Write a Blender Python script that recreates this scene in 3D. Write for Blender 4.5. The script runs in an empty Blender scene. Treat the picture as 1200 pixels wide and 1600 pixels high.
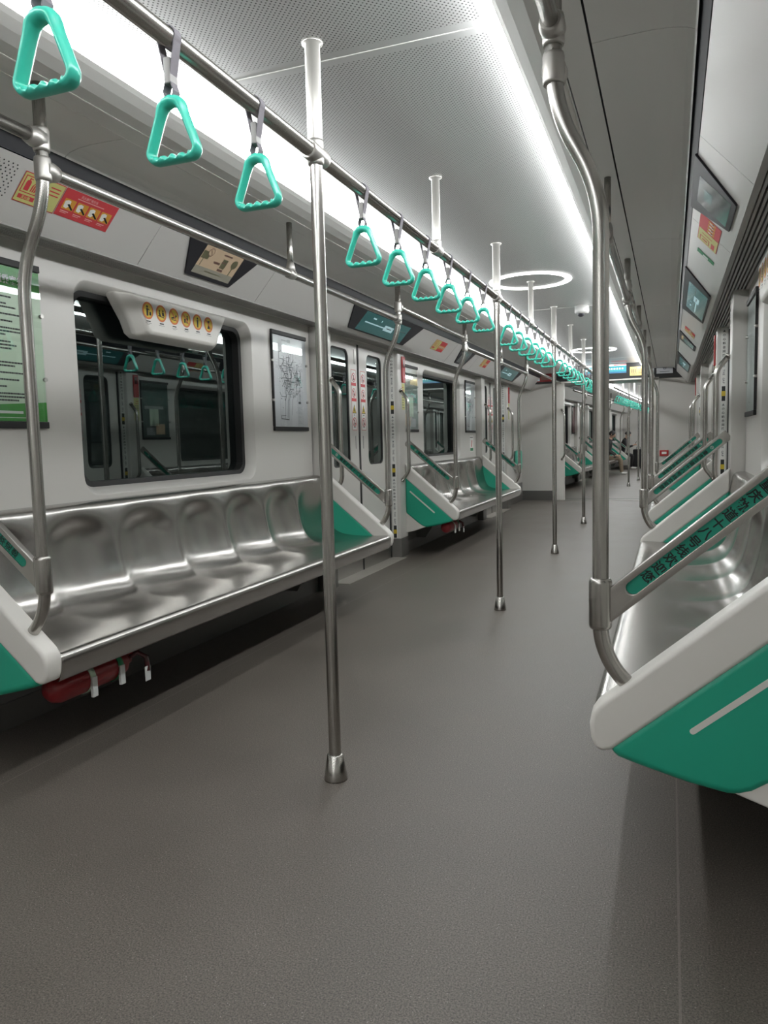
import bpy, bmesh, math, random
from mathutils import Vector, Matrix
random.seed(7)
SC = bpy.context.scene
COL = SC.collection
PI = math.pi

# ------------------------------------------------------------------ camera
cam = bpy.data.cameras.new('camera')
cam.sensor_fit = 'VERTICAL'; cam.sensor_height = 36.0
cam.lens = 36.0 * 1178.38 / 1600.0
cam.clip_start = 0.02; cam.clip_end = 200
cam_o = bpy.data.objects.new('camera', cam); COL.objects.link(cam_o)
R0 = Vector((0.93475, 0.35462, -0.02537)); F0 = Vector((-0.35420, 0.93056, -0.09277))
F0.normalize(); R0 = (R0 - F0 * R0.dot(F0)).normalized(); U0 = R0.cross(F0)
YAW, PITCH, ROLL = 0.3637, 0.0929, -0.0255
_f = Vector((-math.sin(YAW) * math.cos(PITCH), math.cos(YAW) * math.cos(PITCH), -math.sin(PITCH)))
_r = Vector((math.cos(YAW), math.sin(YAW), 0)); _u = _r.cross(_f)
R0 = _r * math.cos(ROLL) + _u * math.sin(ROLL); U0 = -_r * math.sin(ROLL) + _u * math.cos(ROLL); F0 = _f
cam_o.matrix_world = Matrix(((R0.x, U0.x, -F0.x, 0.954), (R0.y, U0.y, -F0.y, 0.0), (R0.z, U0.z, -F0.z, 1.03), (0, 0, 0, 1)))
SC.camera = cam_o

# ------------------------------------------------------------------ world, light levels, exposure
w = bpy.data.worlds.new('world'); SC.world = w; w.use_nodes = True
w.node_tree.nodes['Background'].inputs[0].default_value = (0.05, 0.055, 0.06, 1)
w.node_tree.nodes['Background'].inputs[1].default_value = 0.5
STRIP_POWER = 14.0
RING_POWER = 4.0
SC.view_settings.view_transform = 'Standard'; SC.view_settings.look = 'None'
SC.view_settings.exposure = 0.88; SC.view_settings.gamma = 1.0; SC.view_settings.use_curve_mapping = False

# ------------------------------------------------------------------ materials
def lin(r, g, b):
    f = lambda c: (c / 255 / 12.92) if c / 255 <= 0.04045 else ((c / 255 + 0.055) / 1.055) ** 2.4
    return (f(r), f(g), f(b), 1)
M = {}
def mat(name, col, rough=0.5, metal=0.0, spec=0.5, emit=None, es=0.0, coat=0.0):
    m = bpy.data.materials.new(name); m.use_nodes = True
    b = m.node_tree.nodes['Principled BSDF']
    b.inputs['Base Color'].default_value = col; b.inputs['Roughness'].default_value = rough
    b.inputs['Metallic'].default_value = metal; b.inputs['Specular IOR Level'].default_value = spec
    if coat: b.inputs['Coat Weight'].default_value = coat
    if emit: b.inputs['Emission Color'].default_value = emit; b.inputs['Emission Strength'].default_value = es
    M[name] = m; return m
def N(m, t, **kw):
    n = m.node_tree.nodes.new(t)
    for k, v in kw.items(): setattr(n, k, v)
    return n
def L(m, a, b): m.node_tree.links.new(a, b)
def mathn(m, op, a, b=None, c=None):
    n = N(m, 'ShaderNodeMath', operation=op)
    for i, v in enumerate((a, b, c)):
        if v is None: continue
        if isinstance(v, (int, float)): n.inputs[i].default_value = v
        else: L(m, v, n.inputs[i])
    return n.outputs[0]
def bump_noise(m, scale, strength, stretch=(1, 1, 1), dist=0.002, rough_var=0.0):
    b = m.node_tree.nodes['Principled BSDF']
    tc = N(m, 'ShaderNodeTexCoord'); mp = N(m, 'ShaderNodeMapping'); mp.inputs['Scale'].default_value = stretch
    L(m, tc.outputs['Object'], mp.inputs['Vector'])
    nz = N(m, 'ShaderNodeTexNoise'); nz.inputs['Scale'].default_value = scale; nz.inputs['Detail'].default_value = 3
    L(m, mp.outputs[0], nz.inputs['Vector'])
    bp = N(m, 'ShaderNodeBump'); bp.inputs['Strength'].default_value = strength; bp.inputs['Distance'].default_value = dist
    L(m, nz.outputs['Fac'], bp.inputs['Height']); L(m, bp.outputs[0], b.inputs['Normal'])
    if rough_var:
        base = b.inputs['Roughness'].default_value
        L(m, mathn(m, 'MULTIPLY_ADD', nz.outputs['Fac'], rough_var, base - rough_var / 2), b.inputs['Roughness'])

mat('white_panel', (0.58, 0.565, 0.535, 1), 0.32)
bump_noise(M['white_panel'], 6, 0.03, dist=0.004)
mat('slope_panel', (0.56, 0.55, 0.53, 1), 0.30)
mat('white_plastic', (0.70, 0.68, 0.64, 1), 0.38)
mat('grey_side_ceiling', (0.78, 0.775, 0.755, 1), 0.36)
mat('soffit_grey', (0.34, 0.335, 0.32, 1), 0.5)
mat('dark_gap', (0.015, 0.015, 0.015, 1), 0.8)
mat('black_gloss', (0.022, 0.022, 0.027, 1), 0.42, spec=0.35)
mat('black_matt', (0.014, 0.014, 0.015, 1), 0.55)
mat('rubber', (0.012, 0.012, 0.012, 1), 0.6)
mat('pole_steel', (0.47, 0.455, 0.43, 1), 0.27, 1.0)
mat('cast_joint', (0.50, 0.485, 0.46, 1), 0.42, 0.85)
mat('seat_steel', (0.45, 0.435, 0.415, 1), 0.25, 1.0)
mat('plate_steel', (0.42, 0.41, 0.39, 1), 0.34, 1.0)
mat('kick_grey', (0.16, 0.155, 0.145, 1), 0.4, 0.5)
mat('under_grey', (0.20, 0.20, 0.19, 1), 0.5)
mat('threshold', (0.47, 0.44, 0.40, 1), 0.4, 0.5)
mat('green', (0.014, 0.36, 0.235, 1), 0.42)
mat('band_green', (0.006, 0.26, 0.175, 1), 0.45)
mat('mint', (0.10, 0.50, 0.36, 1), 0.4)
mat('turquoise', (0.050, 0.52, 0.395, 1), 0.28)
mat('webbing', (0.17, 0.16, 0.18, 1), 0.75)
mat('buckle', (0.20, 0.195, 0.19, 1), 0.4, 0.0)
mat('ink', (0.008, 0.010, 0.010, 1), 0.6)
mat('light_tube', (0.62, 0.61, 0.58, 1), 0.35, 0.7)
mat('ink_grey', (0.10, 0.11, 0.12, 1), 0.6)
mat('pale_print', (0.62, 0.64, 0.62, 1), 0.5)
mat('white_print', (0.75, 0.75, 0.72, 1), 0.5)
mat('red', (0.42, 0.025, 0.025, 1), 0.4)
mat('red_paint', (0.26, 0.016, 0.02, 1), 0.3)
mat('red_print', (0.55, 0.05, 0.06, 1), 0.5)
mat('pink_print', (0.70, 0.35, 0.35, 1), 0.5)
mat('yellow', (0.62, 0.45, 0.03, 1), 0.5)
mat('pale_yellow', (0.66, 0.62, 0.22, 1), 0.5)
mat('lime_yellow', (0.55, 0.55, 0.20, 1), 0.5)
mat('orange', (0.62, 0.30, 0.04, 1), 0.5)
mat('orange_ring', (0.60, 0.16, 0.03, 1), 0.5)
mat('board_green', (0.035, 0.27, 0.03, 1), 0.35)
mat('board_pale', (0.46, 0.58, 0.44, 1), 0.3)
mat('sign_green', (0.02, 0.22, 0.09, 1), 0.5)
mat('map_paper', (0.56, 0.57, 0.60, 1), 0.25)
mat('map_line', (0.055, 0.058, 0.065, 1), 0.5)
mat('map_soft', (0.30, 0.31, 0.33, 1), 0.5)
mat('screen_teal', (0.010, 0.055, 0.055, 1), 0.12, emit=(0.02, 0.09, 0.09, 1), es=0.3)
mat('screen_grey', (0.06, 0.085, 0.085, 1), 0.10)
mat('screen_tan', (0.20, 0.16, 0.11, 1), 0.2, emit=(0.40, 0.30, 0.20, 1), es=0.27)
mat('screen_shade', (0.12, 0.12, 0.10, 1), 0.2, emit=(0.20, 0.19, 0.15, 1), es=0.27)
mat('screen_olive', (0.14, 0.14, 0.08, 1), 0.3)
mat('screen_brown', (0.17, 0.10, 0.08, 1), 0.3)
mat('screen_pale', (0.35, 0.5, 0.52, 1), 0.2, emit=(0.30, 0.46, 0.5, 1), es=0.25)
mat('lcd_cyan', (0.03, 0.2, 0.25, 1), 0.2, emit=(0.06, 0.33, 0.36, 1), es=0.6)
mat('lcd_blue', (0.03, 0.1, 0.2, 1), 0.2, emit=(0.06, 0.2, 0.34, 1), es=0.5)
mat('lcd_white', (0.6, 0.6, 0.6, 1), 0.2, emit=(0.85, 0.9, 0.9, 1), es=0.9)
mat('lcd_orange', (0.5, 0.35, 0.12, 1), 0.3, emit=(0.72, 0.48, 0.17, 1), es=0.55)
mat('lcd_red', (0.5, 0.05, 0.05, 1), 0.3, emit=(0.6, 0.05, 0.06, 1), es=0.3)
mat('light_strip', (0.9, 0.9, 0.9, 1), 0.5, emit=(0.98, 1.0, 1.0, 1), es=STRIP_POWER)
mat('light_ring', (0.9, 0.9, 0.9, 1), 0.5, emit=(1.0, 1.0, 0.98, 1), es=RING_POWER)
mat('camera_white', (0.42, 0.42, 0.41, 1), 0.45)
mat('clear_edge', (0.45, 0.50, 0.47, 1), 0.15)
mat('skin', (0.50, 0.30, 0.21, 1), 0.55)
mat('hair', (0.012, 0.010, 0.010, 1), 0.6)
mat('khaki', (0.23, 0.18, 0.125, 1), 0.85)
mat('dark_jacket', (0.03, 0.033, 0.032, 1), 0.8)
mat('black_cloth', (0.010, 0.010, 0.011, 1), 0.85)
mat('shoe_white', (0.6, 0.59, 0.56, 1), 0.6)
mat('tunnel', (0.012, 0.014, 0.014, 1), 0.9)
mat('poster_art', (0.13, 0.17, 0.155, 1), 0.12)
mat('poster_dark', (0.08, 0.02, 0.022, 1), 0.25)

# floor: grey speckled rubber with a thin sheet joint
m = mat('floor_rubber', (0.15, 0.14, 0.13, 1), 0.42)
b = m.node_tree.nodes['Principled BSDF']; tc = N(m, 'ShaderNodeTexCoord')
n1 = N(m, 'ShaderNodeTexNoise'); n1.inputs['Scale'].default_value = 260; n1.inputs['Detail'].default_value = 4; n1.inputs['Roughness'].default_value = 0.7
n2 = N(m, 'ShaderNodeTexNoise'); n2.inputs['Scale'].default_value = 2.2; n2.inputs['Detail'].default_value = 5
vo = N(m, 'ShaderNodeTexVoronoi'); vo.inputs['Scale'].default_value = 190
for n in (n1, n2, vo): L(m, tc.outputs['Object'], n.inputs['Vector'])
r1 = N(m, 'ShaderNodeValToRGB'); r1.color_ramp.elements[0].position = 0.36; r1.color_ramp.elements[1].position = 0.64
r1.color_ramp.elements[0].color = (0.052, 0.045, 0.039, 1); r1.color_ramp.elements[1].color = (0.195, 0.173, 0.150, 1)
L(m, n1.outputs['Fac'], r1.inputs[0])
mx = N(m, 'ShaderNodeMix', data_type='RGBA', blend_type='MULTIPLY'); mx.inputs[0].default_value = 1.0
r2 = N(m, 'ShaderNodeValToRGB'); r2.color_ramp.elements[0].position = 0.3; r2.color_ramp.elements[1].position = 0.7
r2.color_ramp.elements[0].color = (0.86, 0.85, 0.84, 1); r2.color_ramp.elements[1].color = (1.08, 1.07, 1.06, 1)
L(m, n2.outputs['Fac'], r2.inputs[0]); L(m, r1.outputs[0], mx.inputs[6]); L(m, r2.outputs[0], mx.inputs[7])
sp = mathn(m, 'LESS_THAN', vo.outputs['Distance'], 0.16)
rv = N(m, 'ShaderNodeSeparateColor'); L(m, vo.outputs['Color'], rv.inputs[0])
spd = mathn(m, 'MULTIPLY', sp, mathn(m, 'GREATER_THAN', rv.outputs[0], 0.72))
spl = mathn(m, 'MULTIPLY', sp, mathn(m, 'LESS_THAN', rv.outputs[0], 0.10))
mk = N(m, 'ShaderNodeMix', data_type='RGBA'); L(m, spd, mk.inputs[0]); L(m, mx.outputs[2], mk.inputs[6]); mk.inputs[7].default_value = (0.045, 0.042, 0.04, 1)
ml = N(m, 'ShaderNodeMix', data_type='RGBA'); L(m, spl, ml.inputs[0]); L(m, mk.outputs[2], ml.inputs[6]); ml.inputs[7].default_value = (0.42, 0.40, 0.37, 1)
sx = N(m, 'ShaderNodeSeparateXYZ'); L(m, tc.outputs['Object'], sx.inputs[0])
seam = mathn(m, 'LESS_THAN', mathn(m, 'ABSOLUTE', mathn(m, 'SUBTRACT', mathn(m, 'ABSOLUTE', sx.outputs[0]), 0.98)), 0.0025)
ms = N(m, 'ShaderNodeMix', data_type='RGBA'); L(m, mathn(m, 'MULTIPLY', seam, 0.5), ms.inputs[0]); L(m, ml.outputs[2], ms.inputs[6]); ms.inputs[7].default_value = (0.24, 0.21, 0.19, 1)
L(m, ms.outputs[2], b.inputs['Base Color'])
L(m, mathn(m, 'MULTIPLY_ADD', n2.outputs['Fac'], 0.16, 0.34), b.inputs['Roughness'])
bp = N(m, 'ShaderNodeBump'); bp.inputs['Strength'].default_value = 0.35; bp.inputs['Distance'].default_value = 0.002
L(m, n1.outputs['Fac'], bp.inputs['Height']); L(m, bp.outputs[0], b.inputs['Normal'])

# centre ceiling: satin sheet perforated in a staggered grid, plain along joints and round the ring lights
m = mat('perforated', (0.50, 0.50, 0.50, 1), 0.40, 0.35)
b = m.node_tree.nodes['Principled BSDF']; tc = N(m, 'ShaderNodeTexCoord')
mp = N(m, 'ShaderNodeMapping'); mp.inputs['Rotation'].default_value = (0, 0, PI / 4); mp.inputs['Scale'].default_value = (1, 1, 0)
L(m, tc.outputs['Object'], mp.inputs['Vector'])
vo = N(m, 'ShaderNodeTexVoronoi'); vo.inputs['Scale'].default_value = 1 / 0.0115; vo.inputs['Randomness'].default_value = 0
L(m, mp.outputs[0], vo.inputs['Vector'])
hole = mathn(m, 'LESS_THAN', vo.outputs['Distance'], 0.22)
sx = N(m, 'ShaderNodeSeparateXYZ'); L(m, tc.outputs['Object'], sx.inputs[0])
yy = mathn(m, 'SUBTRACT', mathn(m, 'MODULO', mathn(m, 'ADD', sx.outputs[1], -2.14 + 4.72 * 1.5 + 47.2), 4.72), 2.36)
joint_m = mathn(m, 'GREATER_THAN', mathn(m, 'ABSOLUTE', yy), 0.035)
edge_m = mathn(m, 'LESS_THAN', mathn(m, 'ABSOLUTE', sx.outputs[0]), 0.47)
y2 = mathn(m, 'SUBTRACT', mathn(m, 'ABSOLUTE', yy), 1.28)
rad = mathn(m, 'SQRT', mathn(m, 'ADD', mathn(m, 'MULTIPLY', sx.outputs[0], sx.outputs[0]), mathn(m, 'MULTIPLY', y2, y2)))
mask = mathn(m, 'MULTIPLY', mathn(m, 'MULTIPLY', hole, joint_m), edge_m)
mc = N(m, 'ShaderNodeMix', data_type='RGBA'); L(m, mask, mc.inputs[0]); mc.inputs[6].default_value = (0.61, 0.61, 0.605, 1); mc.inputs[7].default_value = (0.05, 0.05, 0.05, 1)
L(m, mc.outputs[2], b.inputs['Base Color'])
L(m, mathn(m, 'MULTIPLY_ADD', mask, -0.35, 0.35), b.inputs['Metallic'])

# glass: clear pane that mirrors the lit car against the dark tunnel
def glass(name, tint, ior):
    m = bpy.data.materials.new(name); m.use_nodes = True; nt = m.node_tree
    for n in list(nt.nodes):
        if n.type != 'OUTPUT_MATERIAL': nt.nodes.remove(n)
    out = [n for n in nt.nodes if n.type == 'OUTPUT_MATERIAL'][0]
    t = N(m, 'ShaderNodeBsdfTransparent'); t.inputs[0].default_value = tint
    g = N(m, 'ShaderNodeBsdfGlossy'); g.inputs['Roughness'].default_value = 0.0; g.inputs[0].default_value = (0.80, 0.92, 0.90, 1)
    ge = N(m, 'ShaderNodeNewGeometry'); dt = N(m, 'ShaderNodeVectorMath', operation='DOT_PRODUCT')
    L(m, ge.outputs['Normal'], dt.inputs[0]); L(m, ge.outputs['Incoming'], dt.inputs[1])
    sch = mathn(m, 'POWER', mathn(m, 'SUBTRACT', 1.0, mathn(m, 'ABSOLUTE', dt.outputs['Value'])), 5.0)   # Schlick, same from either side
    x = N(m, 'ShaderNodeMixShader'); L(m, mathn(m, 'MULTIPLY_ADD', sch, 1 - ior, ior), x.inputs[0]); L(m, t.outputs[0], x.inputs[1]); L(m, g.outputs[0], x.inputs[2])
    L(m, x.outputs[0], out.inputs[0]); M[name] = m
glass('window_glass', (0.45, 0.5, 0.5, 1), 0.18)
glass('clear_glass', (0.97, 0.98, 0.98, 1), 0.06)

# ------------------------------------------------------------------ mesh builder
class MB:
    def __init__(s): s.v = []; s.f = []; s.fm = []; s.mats = []; s.sm = []
    def mi(s, m):
        if m not in s.mats: s.mats.append(m)
        return s.mats.index(m)
    def add(s, vs, fs, m, smooth=False):
        k = len(s.v); i = s.mi(m); s.v += [tuple(v) for v in vs]
        for f in fs: s.f.append(tuple(k + q for q in f)); s.fm.append(i); s.sm.append(smooth)
    def box(s, x0, x1, y0, y1, z0, z1, m):
        vs = [(x, y, z) for x in (x0, x1) for y in (y0, y1) for z in (z0, z1)]
        s.add(vs, [(0, 1, 3, 2), (4, 6, 7, 5), (0, 4, 5, 1), (2, 3, 7, 6), (0, 2, 6, 4), (1, 5, 7, 3)], m)
    def prism(s, poly, y0, y1, m, smooth=False):          # poly in (x, z), run along y
        n = len(poly); vs = [(x, y0, z) for x, z in poly] + [(x, y1, z) for x, z in poly]
        s.add(vs, [(i, (i + 1) % n, n + (i + 1) % n, n + i) for i in range(n)], m, smooth)
        s.add(vs, [tuple(range(n))[::-1], tuple(range(n, 2 * n))], m)
    def plate(s, o, ax, ay, poly, t, m):                   # flat polygon in frame o + u*ax + v*ay, thickness t along the normal
        o = Vector(o); ax = Vector(ax); ay = Vector(ay); nn = ax.cross(ay).normalized() * t; n = len(poly)
        a = [o + ax * u + ay * v for u, v in poly]; vs = [p + nn for p in a] + a
        s.add(vs, [tuple(range(n)), tuple(range(n, 2 * n))[::-1]] + [(n + i, n + (i + 1) % n, (i + 1) % n, i) for i in range(n)], m)
    def tube(s, pts, r, m, seg=14, cap=True, flat=None):
        pts = [Vector(p) for p in pts]; n = len(pts); rs = r if isinstance(r, (list, tuple)) else [r] * n
        t0 = (pts[1] - pts[0]).normalized(); ref = Vector((0, 1, 0)) if abs(t0.y) < 0.9 else Vector((0, 0, 1))
        vs = []; u = (ref - t0 * ref.dot(t0)).normalized()
        for i, p in enumerate(pts):
            t = (pts[min(i + 1, n - 1)] - pts[max(i - 1, 0)]).normalized()
            u = (u - t * u.dot(t)).normalized(); v = t.cross(u)
            for k in range(seg):
                a = 2 * PI * k / seg; vs.append(p + (u * math.cos(a) + v * math.sin(a) * (flat or 1)) * rs[i])
        fs = [(i * seg + k, i * seg + (k + 1) % seg, (i + 1) * seg + (k + 1) % seg, (i + 1) * seg + k) for i in range(n - 1) for k in range(seg)]
        s.add(vs, fs, m, True)
        if cap: s.add(vs[:seg], [tuple(range(seg))[::-1]], m); s.add(vs[-seg:], [tuple(range(seg))], m)
    def lathe(s, prof, m, c=(0, 0, 0), seg=28):            # prof (r, z) around vertical
        vs = [(c[0] + r * math.cos(2 * PI * k / seg), c[1] + r * math.sin(2 * PI * k / seg), c[2] + z) for r, z in prof for k in range(seg)]
        fs = [(i * seg + k, i * seg + (k + 1) % seg, (i + 1) * seg + (k + 1) % seg, (i + 1) * seg + k) for i in range(len(prof) - 1) for k in range(seg)]
        s.add(vs, fs, m, True)
    def build(s, name, parent=None, off=(0, 0, 0), bevel=0.0, smooth=False, seg=2, merge=True):
        me = bpy.data.meshes.new(name)
        me.from_pydata([(a - off[0], b - off[1], c - off[2]) for a, b, c in s.v], [], s.f)
        for m in s.mats: me.materials.append(M[m])
        for p, i, q in zip(me.polygons, s.fm, s.sm): p.material_index = i; p.use_smooth = q or smooth
        bm = bmesh.new(); bm.from_mesh(me)
        if merge: bmesh.ops.remove_doubles(bm, verts=bm.verts, dist=1e-6)
        bmesh.ops.recalc_face_normals(bm, faces=bm.faces); bm.to_mesh(me); bm.free()
        o = bpy.data.objects.new(name, me); COL.objects.link(o)
        if parent: o.parent = parent
        if bevel:
            bv = o.modifiers.new('bevel', 'BEVEL'); bv.width = bevel; bv.segments = seg; bv.limit_method = 'ANGLE'; bv.angle_limit = math.radians(38)
            for p in me.polygons: p.use_smooth = True
            bv.harden_normals = False
            wn = o.modifiers.new('wn', 'WEIGHTED_NORMAL'); wn.keep_sharp = False
        return o

def tag(o, label, cat, group=None):
    o['label'] = label; o['category'] = cat
    if group: o['group'] = group
    return o
def thing(name, label, cat, loc, group=None):
    o = bpy.data.objects.new(name, None); o.empty_display_size = 0.05; COL.objects.link(o); o.location = loc
    return tag(o, label, cat, group)
def struct(o): o['kind'] = 'structure'; return o
def dup(root, loc, rot=0.0, label=None, group=None):
    r = root.copy(); COL.objects.link(r); r.location = loc; r.rotation_euler = (0, 0, rot)
    if label: r['label'] = label
    if group: r['group'] = group
    for ch in list(root.children):
        c = ch.copy(); COL.objects.link(c); c.parent = r
        for g in ch.children:
            d = g.copy(); COL.objects.link(d); d.parent = c
    return r
def smooth_path(keys, k=6):                                # Catmull-Rom through keys
    P = [Vector(p) for p in keys]; out = []
    for i in range(len(P) - 1):
        p0 = P[i - 1] if i else P[0] * 2 - P[1]; p3 = P[i + 2] if i + 2 < len(P) else P[-1] * 2 - P[-2]
        for j in range(k):
            t = j / k; a, b = P[i], P[i + 1]
            out.append(0.5 * ((2 * a) + (b - p0) * t + (2 * p0 - 5 * a + 4 * b - p3) * t * t + (3 * a - p0 - 3 * b + p3) * t ** 3))
    return out + [P[-1]]
def round_path(keys, r, k=6):                              # polyline with rounded corners
    P = [Vector(p) for p in keys]; out = [P[0]]
    for i in range(1, len(P) - 1):
        a = (P[i - 1] - P[i]); b = (P[i + 1] - P[i]); q = min(r, a.length * .49, b.length * .49)
        s, e = P[i] + a.normalized() * q, P[i] + b.normalized() * q
        for j in range(k + 1):
            t = j / k; out.append(s * (1 - t) ** 2 + P[i] * 2 * t * (1 - t) + e * t * t)
    return out + [P[-1]]
def rrect(u0, u1, v0, v1, r, k=6):
    out = []
    for cu, cv, a0 in ((u1 - r, v1 - r, 0), (u0 + r, v1 - r, PI / 2), (u0 + r, v0 + r, PI), (u1 - r, v0 + r, 1.5 * PI)):
        out += [(cu + r * math.cos(a0 + PI / 2 * j / k), cv + r * math.sin(a0 + PI / 2 * j / k)) for j in range(k + 1)]
    return out
def circ(cx, cy, r, n=20): return [(cx + r * math.cos(2 * PI * k / n), cy + r * math.sin(2 * PI * k / n)) for k in range(n)]

_glyph = {}
def glyph(ch):
    if ch not in _glyph:
        c = bpy.data.curves.new('t', 'FONT'); c.body = ch; c.size = 1; c.resolution_u = 2; c.offset = 0.023
        o = bpy.data.objects.new('t', c); COL.objects.link(o); bpy.context.view_layer.update()
        me = bpy.data.meshes.new_from_object(o.evaluated_get(bpy.context.evaluated_depsgraph_get()))
        vs = [tuple(v.co) for v in me.vertices]; fs = [tuple(p.vertices) for p in me.polygons]
        bpy.data.objects.remove(o); bpy.data.curves.remove(c); bpy.data.meshes.remove(me)
        wd = max([v[0] for v in vs], default=0.3) ; _glyph[ch] = (vs, fs, wd)
    return _glyph[ch]
def put_glyph(mb, ch, o, ax, ay, size, m, cjk=True):       # centred at o, ax right, ay up
    vs, fs, wd = glyph(ch); cx, cy = (0.5, 0.39) if cjk else (wd / 2, 0.35)
    o = Vector(o); ax = Vector(ax); ay = Vector(ay)
    mb.add([o + ax * ((x - cx) * size) + ay * ((y - cy) * size) for x, y, z in vs], fs, m)
def put_line(mb, txt, o, ax, ay, size, m, pitch=1.0):      # row of glyphs starting at o
    o = Vector(o); ax = Vector(ax); d = 0
    for ch in txt:
        if ch != ' ': put_glyph(mb, ch, o + ax * (d + (0.5 if ord(ch) > 255 else 0.3) * size), ax, ay, size, m, ord(ch) > 255)
        d += size * (1.0 if ord(ch) > 255 else 0.62) * pitch

# ------------------------------------------------------------------ layout numbers (metres; y runs down the train, x across it)
W = 1.35
CEN = [3.23, 7.93]                # bench centres
DOOR = [5.58, 10.28]              # door centres
HB = 1.495                        # half distance between the poles of a bench
END = 12.55                       # end wall
Y0 = -9.5
POLES = [2.032, 4.44, 6.761, 9.163, 11.55]
PHI = math.atan2(0.35, 0.41); SL = Vector((math.cos(PHI), 0, math.sin(PHI)))
GW = 0.66                         # half width of the gangway
TH = -0.048                       # the next car is turned slightly
NX = Matrix.Translation((0, END, 0)) @ Matrix.Rotation(TH, 4, 'Z')
def nx(x, l, z=0): return NX @ Vector((x, l, z))

SA, SB = (1.032, 1.99), (1.196, 1.81)                     # sloped panel, top and bottom edge
SLEN = math.hypot(SB[0] - SA[0], SB[1] - SA[1])
def on_slope(s, d, y, up=0.0):                             # d down the slope, up proud of it
    t = d / SLEN; nx_, nz_ = -(SA[1] - SB[1]) / SLEN, -(SB[0] - SA[0]) / SLEN
    return Vector((s * (SA[0] + (SB[0] - SA[0]) * t + nx_ * up), y, SA[1] + (SB[1] - SA[1]) * t + nz_ * up))
def slope_frame(s, up):                                    # frame whose u runs so that writing reads from inside the car
    o = on_slope(s, 0, 0, up); d = (on_slope(s, 1, 0, up) - o)
    return o, Vector((0, 1, 0)) * (1 if s < 0 else -1), -d  # u along the wall, v up the slope
WALL_U = {-1: Vector((0, 1, 0)), 1: Vector((0, -1, 0))}

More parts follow.
